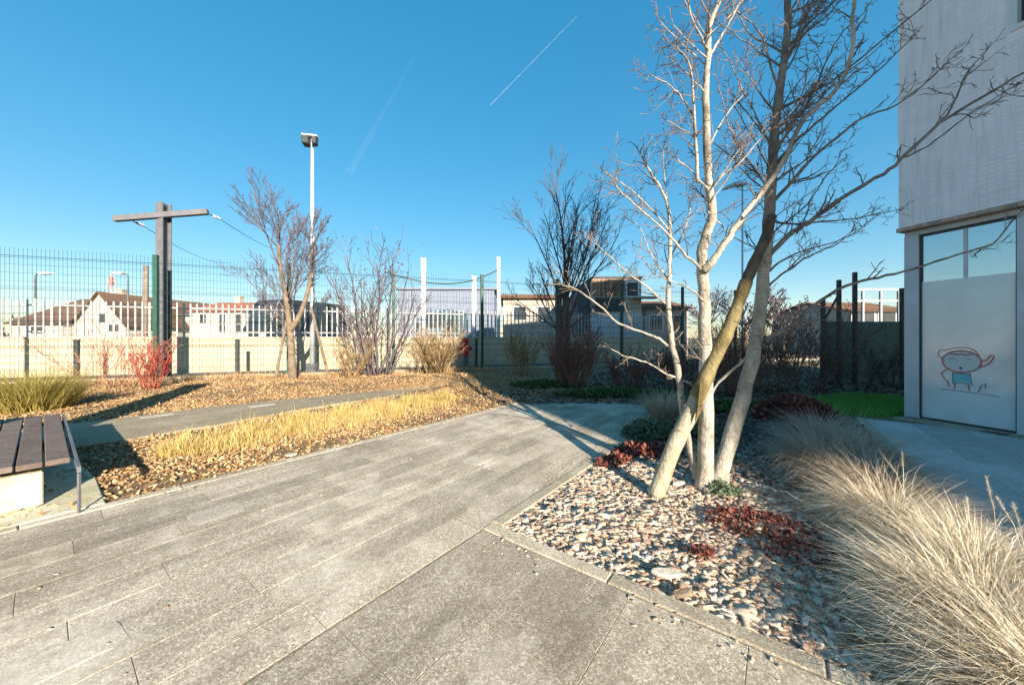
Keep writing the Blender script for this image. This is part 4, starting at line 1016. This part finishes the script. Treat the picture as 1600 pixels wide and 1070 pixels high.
# one large pale chip and a few more big pieces
for px, py, L_, w_, rz, lb in ((1042, 903, .20, .06, -.35, 'large white splinter of wood lying on the chips'), (1068, 935, .13, .045, .4, 'brown splinter of wood near the slab edge'), (455, 714, .16, .10, .1, 'flat white stone at the edge of the sunny bed'), (1060, 760, .14, .05, .2, 'pale chip lying at the foot of the middle stem')):
    x, y = gp(px, py); b_ = MB(); n_ = 9
    b_.prism([(L_/2*math.cos(t)*random.uniform(.8, 1.1), w_/2*math.sin(t)*random.uniform(.7, 1.2)) for t in [6.283*k/n_ for k in range(n_)]], -.012, .012)
    o = b_.build('wood_splinter' if 'stone' not in lb else 'stone', M['slab_pale'] if 'brown' not in lb else M['brownbark'], bevel=.003); o.location = (x, y, max(0, gz(x, y))+.035); o.rotation_euler = (.1, -.08, rz)
    tag(o, lb, 'stone' if 'stone' in lb else 'wood chip')

# ------------------------------------------------------------------ mesh fence
FH = 4.42
PX = [-21.5, -17.4, -12.80, -8.89, -5.16, -1.42, 2.3, 6.0, 10.0, 14.0]
fence = thing('mesh_fence', fence_xy(-5), 'tall green welded mesh fence along the street', 'fence')
me_post = None
for X in PX:
    p_ = fence_xy(X); b_ = MB(); b_.box((0, 0, FH/2-.05), (.13, .13, FH+.1), 0); b_.box((0, 0, FH+.015), (.15, .15, .03))
    if me_post is None: me_post = b_.mesh('post', M['greenpost'], bevel=.006)
    o = bpy.data.objects.new('post', me_post); COL.objects.link(o); o.parent = fence; o.location = p_ - fence.location; o.rotation_euler = (0, 0, FROT)
for X0, X1 in zip(PX[:-1], PX[1:]):
    b_ = MB(); A, Bp = fence_xy(X0), fence_xy(X1); Lp = (Bp-A).length; n = int(Lp/.105)
    def wire(p0, p1, r=.0042):
        b_.tube([p0, p1], [r, r], 3, False)
    folds = [.25, .31, 1.15, 1.21, 2.05, 2.11, 2.3, 3.1, 3.16, 4.1, 4.16]
    for k in range(1, n):
        q = A.lerp(Bp, k/n); wire(q+Vector((0, 0, .06)), q+Vector((0, 0, FH)), .0052)
    zz = .1
    while zz < FH:
        wire(A+Vector((0, 0, zz)), Bp+Vector((0, 0, zz)), .0045); zz += .27
    for zf in folds: wire(A+Vector((0, 0, zf))-FNOR*.02, Bp+Vector((0, 0, zf))-FNOR*.02, .0055)
    tag(b_.build('mesh_panel', M['wire'], fence, fix=False), kind='stuff')

# ------------------------------------------------------------------ low wall with white pickets across the street
WOFF = 2.6
wl_ = thing('street_wall', along(-10, WOFF), 'long low beige rendered wall topped with white pickets', 'wall')
XW0, XW1 = -30.0, 12.0
nW = 14
for k in range(nW):
    X0 = XW0 + (XW1-XW0)*k/nW; X1 = XW0 + (XW1-XW0)*(k+1)/nW
    b_ = MB(); b_.prism([tuple(along(X, o)[:2]) for X, o in ((X0+.004, WOFF), (X1-.004, WOFF), (X1-.004, WOFF+.22), (X0+.004, WOFF+.22))], -.13, 1.46); b_.build('wall_panel', M['wall'], wl_)
    b_ = MB(); b_.prism([tuple(along(X, o)[:2]) for X, o in ((X0+.004, WOFF-.03), (X1-.004, WOFF-.03), (X1-.004, WOFF+.25), (X0+.004, WOFF+.25))], 1.461, 1.52); b_.build('coping', M['coping'], wl_, bevel=.006)
b_ = MB(); b_.box((0, 0, .72), (.058, .03, 1.44)); me_pk = b_.mesh('picket', M['picket'], bevel=.004)
X = XW0 + .1; np_ = 0
while X < XW1 - .1:
    p_ = along(X, WOFF+.10, 1.52)
    if p_.x/p_.y > -1.62 and np_ < 295:
        o = bpy.data.objects.new('picket', me_pk); COL.objects.link(o); o.parent = wl_; o.location = p_ - wl_.location
        o.rotation_euler = (0, 0, FROT); o.scale = (rnd.choice((.8, 1, 1, 1.25)), 1, rnd.uniform(.98, 1.02)); np_ += 1
    X += .215
for z in (1.72, 2.75):
    b_ = MB(); b_.bar(along(XW0, WOFF+.145, z), along(XW1, WOFF+.145, z), .03, .05); b_.build('rail', M['picket'], wl_)

# short dark bollards on the footway
for k, px in enumerate((120, 371, 580, 744)):
    # foot of the bollard on the street strip, about a metre behind the fence
    t = (px-800)/FPX; Y = (11.45 + FSL*16.5 + 1.0/FNOR.y)/(1-FSL*t); x = t*Y
    b_ = MB(); b_.box((x, Y, .68), (.13, .13, 1.40), FROT); b_.box((x, Y, 1.40), (.15, .15, .04), FROT)
    tag(b_.build('bollard', M['darksteel'], bevel=.01), ('dark square bollard behind the fence above the yellow-green grass', 'dark square bollard behind the fence between dogwood and lamp tree', 'dark square bollard behind the tall open shrub', 'dark square bollard next to the red hydrant')[k], 'bollard', 'bollards on the footway')

# ------------------------------------------------------------------ posts, poles and lamps
def ground_obj(name, label, cat, p, group=None): return thing(name, p, label, cat, group)
# T-shaped utility pole
p0 = at(256, 590, 13.6); p0.z = 0
up = ground_obj('utility_pole', 'tall grey steel pole with a cross arm holding two wires', 'pole', p0)
ht = at(256, 318, 13.6).z
b_ = MB(); w = .30
b_.box((p0.x-.0, p0.y, ht/2), (.05, .30, ht)); b_.build('web', M['greysteel'], up)
b_ = MB(); b_.box((p0.x, p0.y-.168, ht/2), (w*.9, .035, ht)); b_.build('flange', M['greysteel'], up)
b_ = MB(); b_.box((p0.x, p0.y+.168, ht/2), (w*.9, .035, ht)); b_.build('flange', M['greysteel'], up)
c0 = at(178, 342, 13.05); c1 = at(325, 331, 13.9); c0.z -= 0; 
b_ = MB(); dd = (c1-c0).normalized(); b_.bar(c0, c1, .20, .20); b_.build('cross_arm', M['greysteel'], up, bevel=.01)
for k, (e, far) in enumerate(((c0 + dd*.55 + Vector((0, 0, -.14)), at(360, 410, 34)), (c1 + Vector((.05, 0, -.1)), at(470, 396, 34)))):
    d2 = (far-e).normalized(); b_ = MB()
    b_.tube([e, e+d2*.45], [.02, .02], 5); b_.build('insulator_link', M['darksteel'], up)
    b_ = MB(); q = []; r_ = []
    for j in range(13): q.append(e+d2*(.45+.05*j)); r_.append(.025 if j % 3 else .05)
    b_.tube(q, r_, 8); b_.build('insulator', M['porcelain'], up)
    b_ = MB(); s0 = e+d2*1.05; q = []
    e1 = far
    for j in range(13):
        t = j/12; pp = s0.lerp(e1, t); pp.z -= 1.0*4*t*(1-t)*.5; q.append(pp)
    b_.tube(q, [.012]*13, 4)
    tag(b_.build('overhead_wire', M['darksteel']), ('overhead wire from the near end of the cross arm', 'overhead wire from the far end of the cross arm into the bare tree')[k], 'wire')
# tall lamp post
p0 = at(488, 584, 14.9); p0.z = -.02; ht = at(488, 216, 14.9).z
lp = ground_obj('lamp_post', 'very tall slim pale grey lamp post with a boxy head', 'lamp post', p0)
b_ = MB(); b_.tube([p0, p0+Vector((0, 0, ht*.35)), p0+Vector((0, 0, ht))], [.11, .09, .06], 12); b_.build('pole', M['alu'], lp, True)
b_ = MB(); b_.box((p0.x, p0.y, .2), (.36, .36, .44)); b_.build('base', M['greysteel'], lp, bevel=.02)
b_ = MB(); b_.box((p0.x-.20, p0.y-.1, ht-.18), (.26, .40, .34), .2); b_.build('lamp_head', M['darksteel'], lp, bevel=.03)
b_ = MB(); b_.box((p0.x+.16, p0.y-.1, ht-.19), (.17, .34, .30), .2); b_.build('lamp_head', M['darksteel'], lp, bevel=.03)
b_ = MB(); b_.box((p0.x-.05, p0.y-.05, ht+.03), (.60, .34, .06), .2); b_.build('bracket', M['polewhite'], lp, bevel=.01)
# lamp behind the bare branches
p0 = at(1160, 560, 16.0); p0.z = 0; ht = at(1160, 289, 16.0).z
lp = ground_obj('street_lamp', 'slim dark street lamp with a flat head behind the tree stems', 'street lamp', p0)
b_ = MB(); b_.tube([p0, p0+Vector((0, 0, ht))], [.05, .035], 10); b_.build('pole', M['alu'], lp, True)
b_ = MB(); b_.extrude([p0+Vector((x_, -.18, ht+z_)) for x_, z_ in ((.08, .06), (-.35, .10), (-.80, -.10), (-.86, -.22), (-.30, -.06), (.08, -.05))], (0, .36, 0)); b_.build('lamp_head', M['alu'], lp, bevel=.02)
# white masts behind the fence
def mast(px, ptop, Y, w, lb, mat='polewhite'):
    p0 = at(px, 560, Y); p0.z = -.13; ht = at(px, ptop, Y).z
    t = ground_obj('white_mast', lb, 'mast', p0, 'white masts behind the fence')
    b_ = MB(); b_.box((p0.x, p0.y, (ht-.13)/2), (w, w, ht+.13)); b_.build('shaft', M[mat], t, bevel=.01)
    b_ = MB(); b_.box((p0.x, p0.y, ht+.02), (w*1.2, w*1.2, .04)); b_.build('head_plate', M[mat], t)
    return Vector((p0.x, p0.y, ht))
m1 = mast(662, 405, 19.5, .24, 'white mast rising above the rounded tan shrub'); m2 = mast(741, 433, 21.5, .24, 'short white mast just beside a green fence post'); m3 = mast(779, 403, 22.5, .20, 'slim white mast carrying the sagging cable')
b_ = MB(); q = []
cc = [at(600, 425, 19.0), at(640, 436, 19.2), at(672, 442, 19.6), at(710, 443, 20.5), at(745, 436, 21.5), at(778, 422, 22.4)]
q = smooth_line(cc, 4); b_.tube(q, [.035]*len(q), 5)
tag(b_.build('sagging_cable', M['darksteel'], None, True), 'dark cable sagging between the white masts', 'cable')
# red hydrant against the shaded wall
x = (728-800)/FPX*20.0; p0 = along(-1.75, 2.1); 
hy = ground_obj('fire_hydrant', 'small red hydrant standing before the shaded wall', 'hydrant', p0)
b_ = MB(); b_.lathe(p0, [(.16, -.02), (.16, .5), (.10, .52)], 10); b_.build('pedestal', M['greysteel'], hy)
b_ = MB(); b_.lathe(p0+Vector((0, 0, .52)), [(.12, 0), (.15, .05), (.15, .30), (.24, .34), (.26, .46), (.22, .56), (.14, .62), (.14, .74), (.20, .78), (.18, .92), (.06, .97)], 12); b_.build('body', M['red'], hy, True)
for s_ in (-1, 1):
    b_ = MB(); c = p0+Vector((0, 0, .92)); b_.tube([c+FDIR*.2*s_, c+FDIR*.34*s_], [.09, .09], 8); b_.build('outlet', M['red'], hy)
# curved street lamps and poles beyond the wall
def far_lamp(px, ytop, Y, side, lb):
    p0 = at(px, 560, Y); p0.z = -.1; ht = at(px, ytop, Y).z
    t = ground_obj('street_lamp', lb, 'street lamp', p0, 'street lamps beyond the wall')
    b_ = MB(); b_.tube([p0, p0+Vector((0, 0, ht-.2)), p0+Vector((side*.12, 0, ht)), p0+Vector((side*.5, 0, ht+.05))], [.065, .055, .045, .04], 8); b_.build('pole', M['greysteel'], t, True)
    b_ = MB(); b_.extrude([p0+Vector((side*x_, -.16, ht+z_)) for x_, z_ in ((.35, .12), (1.15, .10), (1.2, .0), (.4, -.04))], (0, .32, 0)); b_.build('lamp_head', M['polewhite'], t, bevel=.02)
far_lamp(55, 426, 24, 1, 'white street lamp over the brown roofed house'); far_lamp(200, 426, 26, -1, 'white street lamp between the two far houses')
p0 = at(226, 560, 27); p0.z = -.1
b_ = MB(); ht = at(226, 413, 27).z; b_.tube([p0, p0+Vector((.1, 0, ht))], [.22, .16], 8); tag(b_.build('wooden_pole', M['polewood'], None, True), 'plain brown wooden pole behind the wall beside the grey cross-arm pole', 'pole')
p0 = at(174, 560, 60); p0.z = -.1; ht = at(174, 430, 60).z
ant = ground_obj('antenna_mast', 'distant red and white lattice antenna mast', 'mast', p0)
for k in range(5):
    b_ = MB(); z0, z1 = ht*k/5, ht*(k+1)/5
    for dx, dy in ((-1, -1), (1, -1), (1, 1), (-1, 1)): 
        w0, w1 = .9*(1-.8*k/5), .9*(1-.8*(k+1)/5)
        b_.bar(p0+Vector((dx*w0, dy*w0, z0)), p0+Vector((dx*w1, dy*w1, z1)), .12, .12); b_.bar(p0+Vector((dx*w0, dy*w0, z0)), p0+Vector((-dy*w1, dx*w1, z1)), .08, .08)
    b_.build('mast_section', M['mast_red'] if k % 2 == 0 else M['polewhite'], ant)

# ------------------------------------------------------------------ houses beyond
def gable_house(name, label, x0, x1, y0, y1, eave, ridge, wall_m, roof_m, axis='x', windows=(), chimney=None, rows=6, over=.35, door=None):
    """box house; the ridge runs along axis"""
    t = thing(name, ((x0+x1)/2, (y0+y1)/2, -.14), label, 'house', 'houses beyond the street wall')
    b_ = MB(); z0 = -.14
    if axis == 'x':
        ym = (y0+y1)/2
        b_.add([(x0, y0, z0), (x1, y0, z0), (x1, y1, z0), (x0, y1, z0), (x0, y0, eave), (x1, y0, eave), (x1, y1, eave), (x0, y1, eave), (x0, ym, ridge), (x1, ym, ridge)],
               [(0, 1, 5, 4), (1, 2, 6, 9, 5), (2, 3, 7, 6), (3, 0, 4, 8, 7)])
    else:
        xm = (x0+x1)/2
        b_.add([(x0, y0, z0), (x1, y0, z0), (x1, y1, z0), (x0, y1, z0), (x0, y0, eave), (x1, y0, eave), (x1, y1, eave), (x0, y1, eave), (xm, y0, ridge), (xm, y1, ridge)],
               [(0, 1, 5, 8, 4), (1, 2, 6, 5), (2, 3, 7, 9, 6), (3, 0, 4, 7)])
    b_.build('wall', wall_m, t)
    rf = bpy.data.objects.new('roof', None); COL.objects.link(rf); rf.parent = t
    # courses of tiles, each course proud of the one above
    for side in (0, 1):
        for r in range(rows):
            f0, f1 = r/rows, (r+1)/rows + .02
            b_ = MB()
            def pt(f, u, lift):
                f = f - .0; 
                if axis == 'x':
                    ye = (y0-over) if side == 0 else (y1+over); yr = (y0+y1)/2
                    ez = eave - over*(ridge-eave)/((y1-y0)/2)
                    return Vector((x0-over + (x1-x0+2*over)*u, ye+(yr-ye)*f, ez+(ridge-ez)*f + lift))
                xe = (x0-over) if side == 0 else (x1+over); xr = (x0+x1)/2
                ez = eave - over*(ridge-eave)/((x1-x0)/2)
                return Vector((xe+(xr-xe)*f, y0-over + (y1-y0+2*over)*u, ez+(ridge-ez)*f + lift))
            v = [pt(f0, 0, .14), pt(f0, 1, .14), pt(min(1, f1), 1, .08), pt(min(1, f1), 0, .08), pt(f0, 0, .02), pt(f0, 1, .02), pt(min(1, f1), 1, .02), pt(min(1, f1), 0, .02)]
            b_.add(v, [(0,1,2,3),(4,7,6,5),(0,4,5,1),(1,5,6,2),(2,6,7,3),(3,7,4,0)])
            o = b_.build('tile_course', roof_m); o.parent = rf; o.matrix_parent_inverse = Matrix.Translation(t.location).inverted()
    if chimney:
        b_ = MB(); cx, cy, cz, cw = chimney; b_.box((cx, cy, cz-.5), (cw, cw, 1.9)); b_.box((cx, cy, cz+.5), (cw*1.2, cw*1.2, .15)); o = b_.build('chimney', M['beige']); o.parent = rf; o.matrix_parent_inverse = Matrix.Translation(t.location).inverted()
    for (wx, wz, ww, wh) in windows:
        b_ = MB(); b_.box((wx, y0-.02, wz), (ww+.16, .10, wh+.16)); w_ = b_.build('window', M['polewhite'], t)
        b_ = MB(); b_.box((wx, y0-.075, wz), (ww, .03, wh)); b_.build('pane', M['darkglass'], w_)
    return t
def X(px, Y): return (px-800)/FPX*Y
def Z(py, Y): return EYE + (HOR-py)/FPX*Y
Y = 36
gable_house('house', 'white gabled house with a brown tiled roof behind the wall', X(118, Y), X(196, Y), Y, Y+14, Z(505, Y), Z(457, Y), M['cream'], M['rooftile'], 'y', [(X(175, Y), Z(513, Y), .5, .8), (X(183, Y), Z(513, Y), .5, .8), (X(160, Y), Z(497, Y), .8, .9)], (X(140, Y), Y+3, Z(455, Y), .6), 7)
gable_house('house', 'long low wing with a dark brown roof against the white gable', X(38, Y), X(117, Y), Y-1, Y+11, Z(505, Y), Z(461, Y), M['cream'], M['rooftile'], 'x', [(X(80, Y), Z(516, Y), 1.2, .7)], None, 8)
Y = 42
gable_house('house', 'white two-storey house with a reddish roof', X(300, Y), X(383, Y), Y, Y+9, Z(486, Y), Z(468, Y), M['cream'], M['roofred'], 'x', [(X(318, Y), Z(498, Y), .7, 1.1), (X(348, Y), Z(498, Y), .7, 1.1), (X(372, Y), Z(498, Y), .7, 1.1), (X(348, Y), Z(514, Y), .7, 1.1), (X(372, Y), Z(514, Y), .9, 1.1)], (X(328, Y), Y+4.5, Z(464, Y), .7), 6)
gable_house('house', 'small pale annex left of the reddish roofed house', X(268, Y), X(299, Y), Y+1, Y+8, Z(492, Y), Z(484, Y), M['cream'], M['slate'], 'x', [], None, 5)
gable_house('house', 'small pale house with slate roof beside the reddish roofed house', X(387, Y+4), X(415, Y+4), Y+4, Y+10, Z(500, Y+4), Z(488, Y+4), M['cream'], M['slate'], 'x', [(X(398, Y+4), Z(512, Y+4), .8, .9)], None, 5)
Y = 50
gable_house('house', 'far red roofed house beside the wooden pole', X(205, Y), X(240, Y), Y, Y+9, Z(505, Y), Z(490, Y), M['beige'], M['roofred'], 'x', [(X(222, Y), Z(514, Y), .8, 1)], None, 5)
# brown timber gabled house on the shaded side
Y = 24
bh = thing('timber_house', (X(950, Y), Y+3, -.14), 'house with brown board cladding under the eaves and a pale blue lower wall', 'house')
b_ = MB(); b_.box(((X(925, Y)+X(1003, Y))/2, Y+4, (Z(490, Y)-.14)/2), (X(1003, Y)-X(925, Y), 8, Z(490, Y)+.14)); b_.build('lower_wall', M['paleblue'], bh)
b_ = MB(); b_.box(((X(925, Y)+X(1003, Y))/2, Y+4.02, (Z(490, Y)+Z(434, Y))/2), (X(1003, Y)-X(925, Y)-.02, 7.9, Z(434, Y)-Z(490, Y)-.004)); b_.build('upper_wall', M['beige'], bh)
nb_ = 16
for k in range(nb_):
    xx = X(926, Y) + (X(975, Y)-X(926, Y))*(k+.5)/nb_; b_ = MB(); b_.box((xx, Y+.03, (Z(462, Y)+Z(436, Y))/2), ((X(975, Y)-X(926, Y))/nb_-.02, .06, Z(436, Y)-Z(462, Y))); b_.build('board', M['brick'], bh)
for k in range(6):
    xx = X(930, Y) + (X(976, Y)-X(930, Y))*(k+.5)/6; b_ = MB(); b_.box((xx, Y+.05, Z(476, Y)), (.16, .05, .9)); b_.build('window_bar', M['darksteel'], bh)
b_ = MB(); b_.box((X(953, Y), Y+.04, Z(476, Y)), (X(976, Y)-X(930, Y), .02, .95)); b_.build('window', M['darkglass'], bh)
b_ = MB(); b_.box((X(988, Y), Y-.02, Z(452, Y)), (.9, .06, 1.1)); w_ = b_.build('window', M['polewhite'], bh); b_ = MB(); b_.box((X(988, Y), Y-.06, Z(452, Y)), (.7, .04, .9)); b_.build('pane', M['darkglass'], w_)
b_ = MB(); b_.box((X(964, Y), Y+4.0, Z(433, Y)), (X(1004, Y)-X(924, Y), 8.1, .12)); b_.build('roof', M['slate'], bh)
b_ = MB(); b_.add([Vector((X(905, Y), Y+.6, Z(462, Y))), Vector((X(924.5, Y), Y+.6, Z(434, Y))), Vector((X(924.5, Y), Y+.6, -.14)), Vector((X(905, Y), Y+.6, -.14)), Vector((X(905, Y), Y+7, Z(462, Y))), Vector((X(924.5, Y), Y+7, Z(434, Y))), Vector((X(924.5, Y), Y+7, -.14)), Vector((X(905, Y), Y+7, -.14))], [(0,1,2,3),(7,6,5,4),(0,4,5,1),(1,5,6,2),(2,6,7,3),(3,7,4,0)]); b_.build('lean_to', M['slate'], bh)
b_ = MB(); b_.box((X(1005, Y), Y-.4, Z(466, Y)), (1.6, .9, .10)); b_.build('canopy', M['beige'], bh)
# beige house left of the vase tree
Y = 30
gable_house('house', 'low beige house with shallow tiled roof behind the vase-shaped tree', X(786, Y), X(872, Y), Y, Y+8, Z(466, Y), Z(453, Y), M['beige'], M['rooftile'], 'x', [(X(812, Y), Z(490, Y), 1.0, 1.1), (X(850, Y), Z(490, Y), 1.0, 1.1)], None, 5)
Y = 26
gable_house('house', 'cream cottage between the pale blue wall and the tree stems', X(1010, Y), X(1075, Y), Y, Y+8, Z(482, Y), Z(464, Y), M['cream'], M['rooftile'], 'x', [(X(1025, Y), Z(505, Y), .9, 1.1), (X(1058, Y), Z(505, Y), .9, 1.1)], None, 6)
# long pale hall
Y = 44
hall = thing('industrial_hall', (X(690, Y), Y+6, -.14), 'long pale lilac hall with ribbed sheet walls far behind the masts', 'hall')
b_ = MB(); b_.box(((X(622, Y)+X(772, Y))/2, Y+6, Z(452, Y)/2-.07), (X(772, Y)-X(622, Y), 12, Z(452, Y)+.14)); b_.build('wall', M['lilac'], hall)
n_ = 30
b_ = MB(); b_.box((0, 0, 0), (.14, .08, Z(453, Y))); me_rib = b_.mesh('rib', M['lilac'])
for k in range(n_):
    o = bpy.data.objects.new('rib', me_rib); COL.objects.link(o); o.parent = hall; o.location = Vector((X(622, Y)+(X(772, Y)-X(622, Y))*(k+.5)/n_, Y-.035, Z(453, Y)/2-.07)) - hall.location
b_ = MB(); b_.box(((X(622, Y)+X(772, Y))/2, Y+6, Z(451, Y)), (X(772, Y)-X(622, Y)+.6, 12.6, .25)); b_.build('roof', M['lilac'], hall)
# pergola and white building right
Y = 17.5
pg = thing('white_pergola', (X(1375, Y), Y, -.1), 'white post and beam frame behind the green screen', 'pergola')
for px in (1348, 1376, 1404):
    b_ = MB(); b_.box((X(px, Y), Y, Z(455, Y)/2-.05), (.09, .09, Z(455, Y)+.1)); b_.build('post', M['picket'], pg)
for py in (452, 470):
    b_ = MB(); b_.box((X(1378, Y), Y, Z(py, Y)), (X(1425, Y)-X(1338, Y), .06, .08)); b_.build('beam', M['picket'], pg)
Y = 30
gable_house('house', 'far cream house behind the green screen', X(1330, Y), X(1425, Y), Y, Y+9, Z(486, Y), Z(466, Y), M['cream'], M['rooftile'], 'x', [(X(1352, Y), Z(500, Y), 1.4, 1.3), (X(1385, Y), Z(500, Y), 1.4, 1.3)], None, 6)
# green screen with tall posts
Y = 11.6
gs = thing('green_screen', (X(1350, Y), Y, 0), 'dark green solid screen panels between tall dark posts', 'screen')
pxs = [1288, 1313, 1338, 1412, 1490]
for i, px in enumerate(pxs):
    top = (468, 437, 425, 450, 440)[i]
    b_ = MB(); b_.box((X(px, Y), Y+.05, Z(top, Y)/2-.05), (.10, .10, Z(top, Y)+.1)); b_.build('post', M['darksteel'], gs, bevel=.006)
for p0_, p1_ in ((1288, 1313), (1313, 1338), (1338, 1412), (1412, 1490)):
    x0_, x1_ = X(p0_, Y)+.085, X(p1_, Y)-.085
    n_ = max(1, round((x1_-x0_)/.5))
    for k in range(n_):
        b_ = MB(); b_.box((x0_+(x1_-x0_)*(k+.5)/n_, Y+.06, 1.02), ((x1_-x0_)/n_-.006, .03, 2.0)); b_.build('panel', M['greenpanel'], gs)
b_ = MB(); b_.bar((X(1288, Y), Y, 2.05), (X(1313, Y)-.05, Y, 2.9), .05, .05); b_.build('brace', M['darksteel'], gs)

# vehicles standing behind the wall
def van(label, cx, cy, ht, L_, W_, paint, rot):
    t = thing('parked_van', (cx, cy, -.1), label, 'van', 'vans behind the street wall')
    prof = [(-L_/2, .35), (-L_/2, .55*ht), (-L_/2+.25, .62*ht), (-L_/2+.75, .97*ht), (-L_/2+1.1, ht), (L_/2-.1, ht), (L_/2, .95*ht), (L_/2, .35)]
    cs, sn = math.cos(rot), math.sin(rot)
    def w(x, y, z): return Vector((cx+x*cs-y*sn, cy+x*sn+y*cs, z-.1))
    b_ = MB(); b_.extrude([w(x, -W_/2, z) for x, z in prof], w(0, W_, 0)-w(0, 0, 0)); b_.build('body', paint, t, bevel=.06)
    b_ = MB(); b_.extrude([w(x, -W_/2+.12, z) for x, z in ((-L_/2+.24, .64*ht), (-L_/2+.68, .93*ht), (-L_/2+.65, .94*ht), (-L_/2+.20, .65*ht))], w(0, W_-.24, 0)-w(0, 0, 0)); b_.build('windscreen', M['darkglass'], t)
    for s_ in (-1, 1):
        b_ = MB(); b_.extrude([w(x, s_*(W_/2+.002), z) for x, z in ((-L_/2+.55, .60*ht), (-L_/2+.9, .92*ht), (-L_/2+1.7, .92*ht), (-L_/2+1.7, .60*ht))], w(0, s_*.02, 0)-w(0, 0, 0)); b_.build('side_window', M['darkglass'], t)
        b_ = MB(); b_.extrude([w(-L_/2+.45, s_*(W_/2+.05), z_) for z_ in (.58*ht, .74*ht)] + [w(-L_/2+.6, s_*(W_/2+.22), z_) for z_ in (.74*ht, .58*ht)], w(.1, 0, 0)-w(0, 0, 0)); b_.build('mirror', M['rubber'], t)
        for xw in (-L_/2+.9, L_/2-.9):
            b_ = MB(); b_.tube([w(xw, s_*(W_/2-.22), .36), w(xw, s_*(W_/2+.02), .36)], [.36, .36], 16); wh = b_.build('wheel', M['rubber'], t)
            b_ = MB(); b_.tube([w(xw, s_*(W_/2+.021), .36), w(xw, s_*(W_/2+.03), .36)], [.2, .2], 12); b_.build('rim', M['greysteel'], wh)
        b_ = MB(); b_.box(w(-L_/2-.01, s_*(W_/2-.25), .45*ht), (.06, .3, .18), rot); b_.build('headlight', M['porcelain'], t)
    return t
c = at(440, 500, 21.0); van('dark van seen over the wall behind the leafless purplish tree', c.x-.3, c.y+2.2, 3.9, 5.6, 2.1, M['carpaint'], R(68))
c = at(682, 500, 23.5); van('blue-grey van seen over the wall behind the rounded tan shrub', c.x, c.y+2.6, 3.5, 5.2, 2.0, M['carpaint2'], R(80))

# distant bare trees on the horizon
FAR = dict(seg=[.9, .7, .5], jit=[.06, .1, .14], up=[.03, .04, .04], taper=.35, rmin=.03, sides=[4, 3, 3], n=[8, 6], t0=[.25, .2], ang=[.6, .6], ratio=[.55, .5], rr=[.5, .5])
rg = random.Random(77)
for k, (px, Y, H, lb) in enumerate(((14, 40, 4.2, 'far brown thicket at the picture edge before the long wing'), (505, 40, 6.0, 'far bare tree just right of the lamp post'), (545, 46, 5.6, 'far bare tree above the wall behind the tall open shrub'), (1110, 40, 7.0, 'far bare tree behind the middle stem'), (1225, 34, 6.6, 'far bare tree between street lamp and green screen'), (1270, 38, 5.5, 'far bare tree beside the green screen'), (1165, 30, 6.0, 'far bare tree behind the leaning pole'), (1310, 44, 6.0, 'far bare tree behind the green screen posts'))):
    x = X(px, Y); t = thing('distant_tree', (x, Y, -.14), lb, 'tree', 'bare trees on the horizon')
    b_ = MB(); b_.tube([(x, Y, -.14), (x, Y, H*.45)], [.2, .1], 6); b_.build('trunk', M['brownbark'], t)
    b_ = MB()
    for j in range(9): grow(b_, Vector((x, Y, H*rg.uniform(.15, .45))), Vector((rg.gauss(0, .6), rg.gauss(0, .6), 1)), H*rg.uniform(.35, .6), .07, 0, FAR, rg)
    tag(b_.build('crown', M['purpletwig'], t, fix=False), kind='stuff')

# ------------------------------------------------------------------ vapour trails high in the sky
def trail(p0, p1, Y, r0, r1, dens, lb):
    a_, c_ = at(*p0, Y), at(*p1, Y*1.05); b_ = MB(); n = 24
    q = [a_.lerp(c_, k/n) for k in range(n+1)]
    b_.tube(q, [r0+(r1-r0)*k/n + .12*r1*math.sin(k*1.7) for k in range(n+1)], 10)
    tag(b_.build('vapour_trail', volume_mat('vapour', dens), None, True), lb, 'vapour trail')
trail((901, 26), (766, 165), 5000, 6, 9, .013, 'thin white vapour trail high in the blue sky')
trail((646, 92), (545, 272), 5000, 20, 60, .0003, 'faint broad vapour trail fading towards the lamp post')
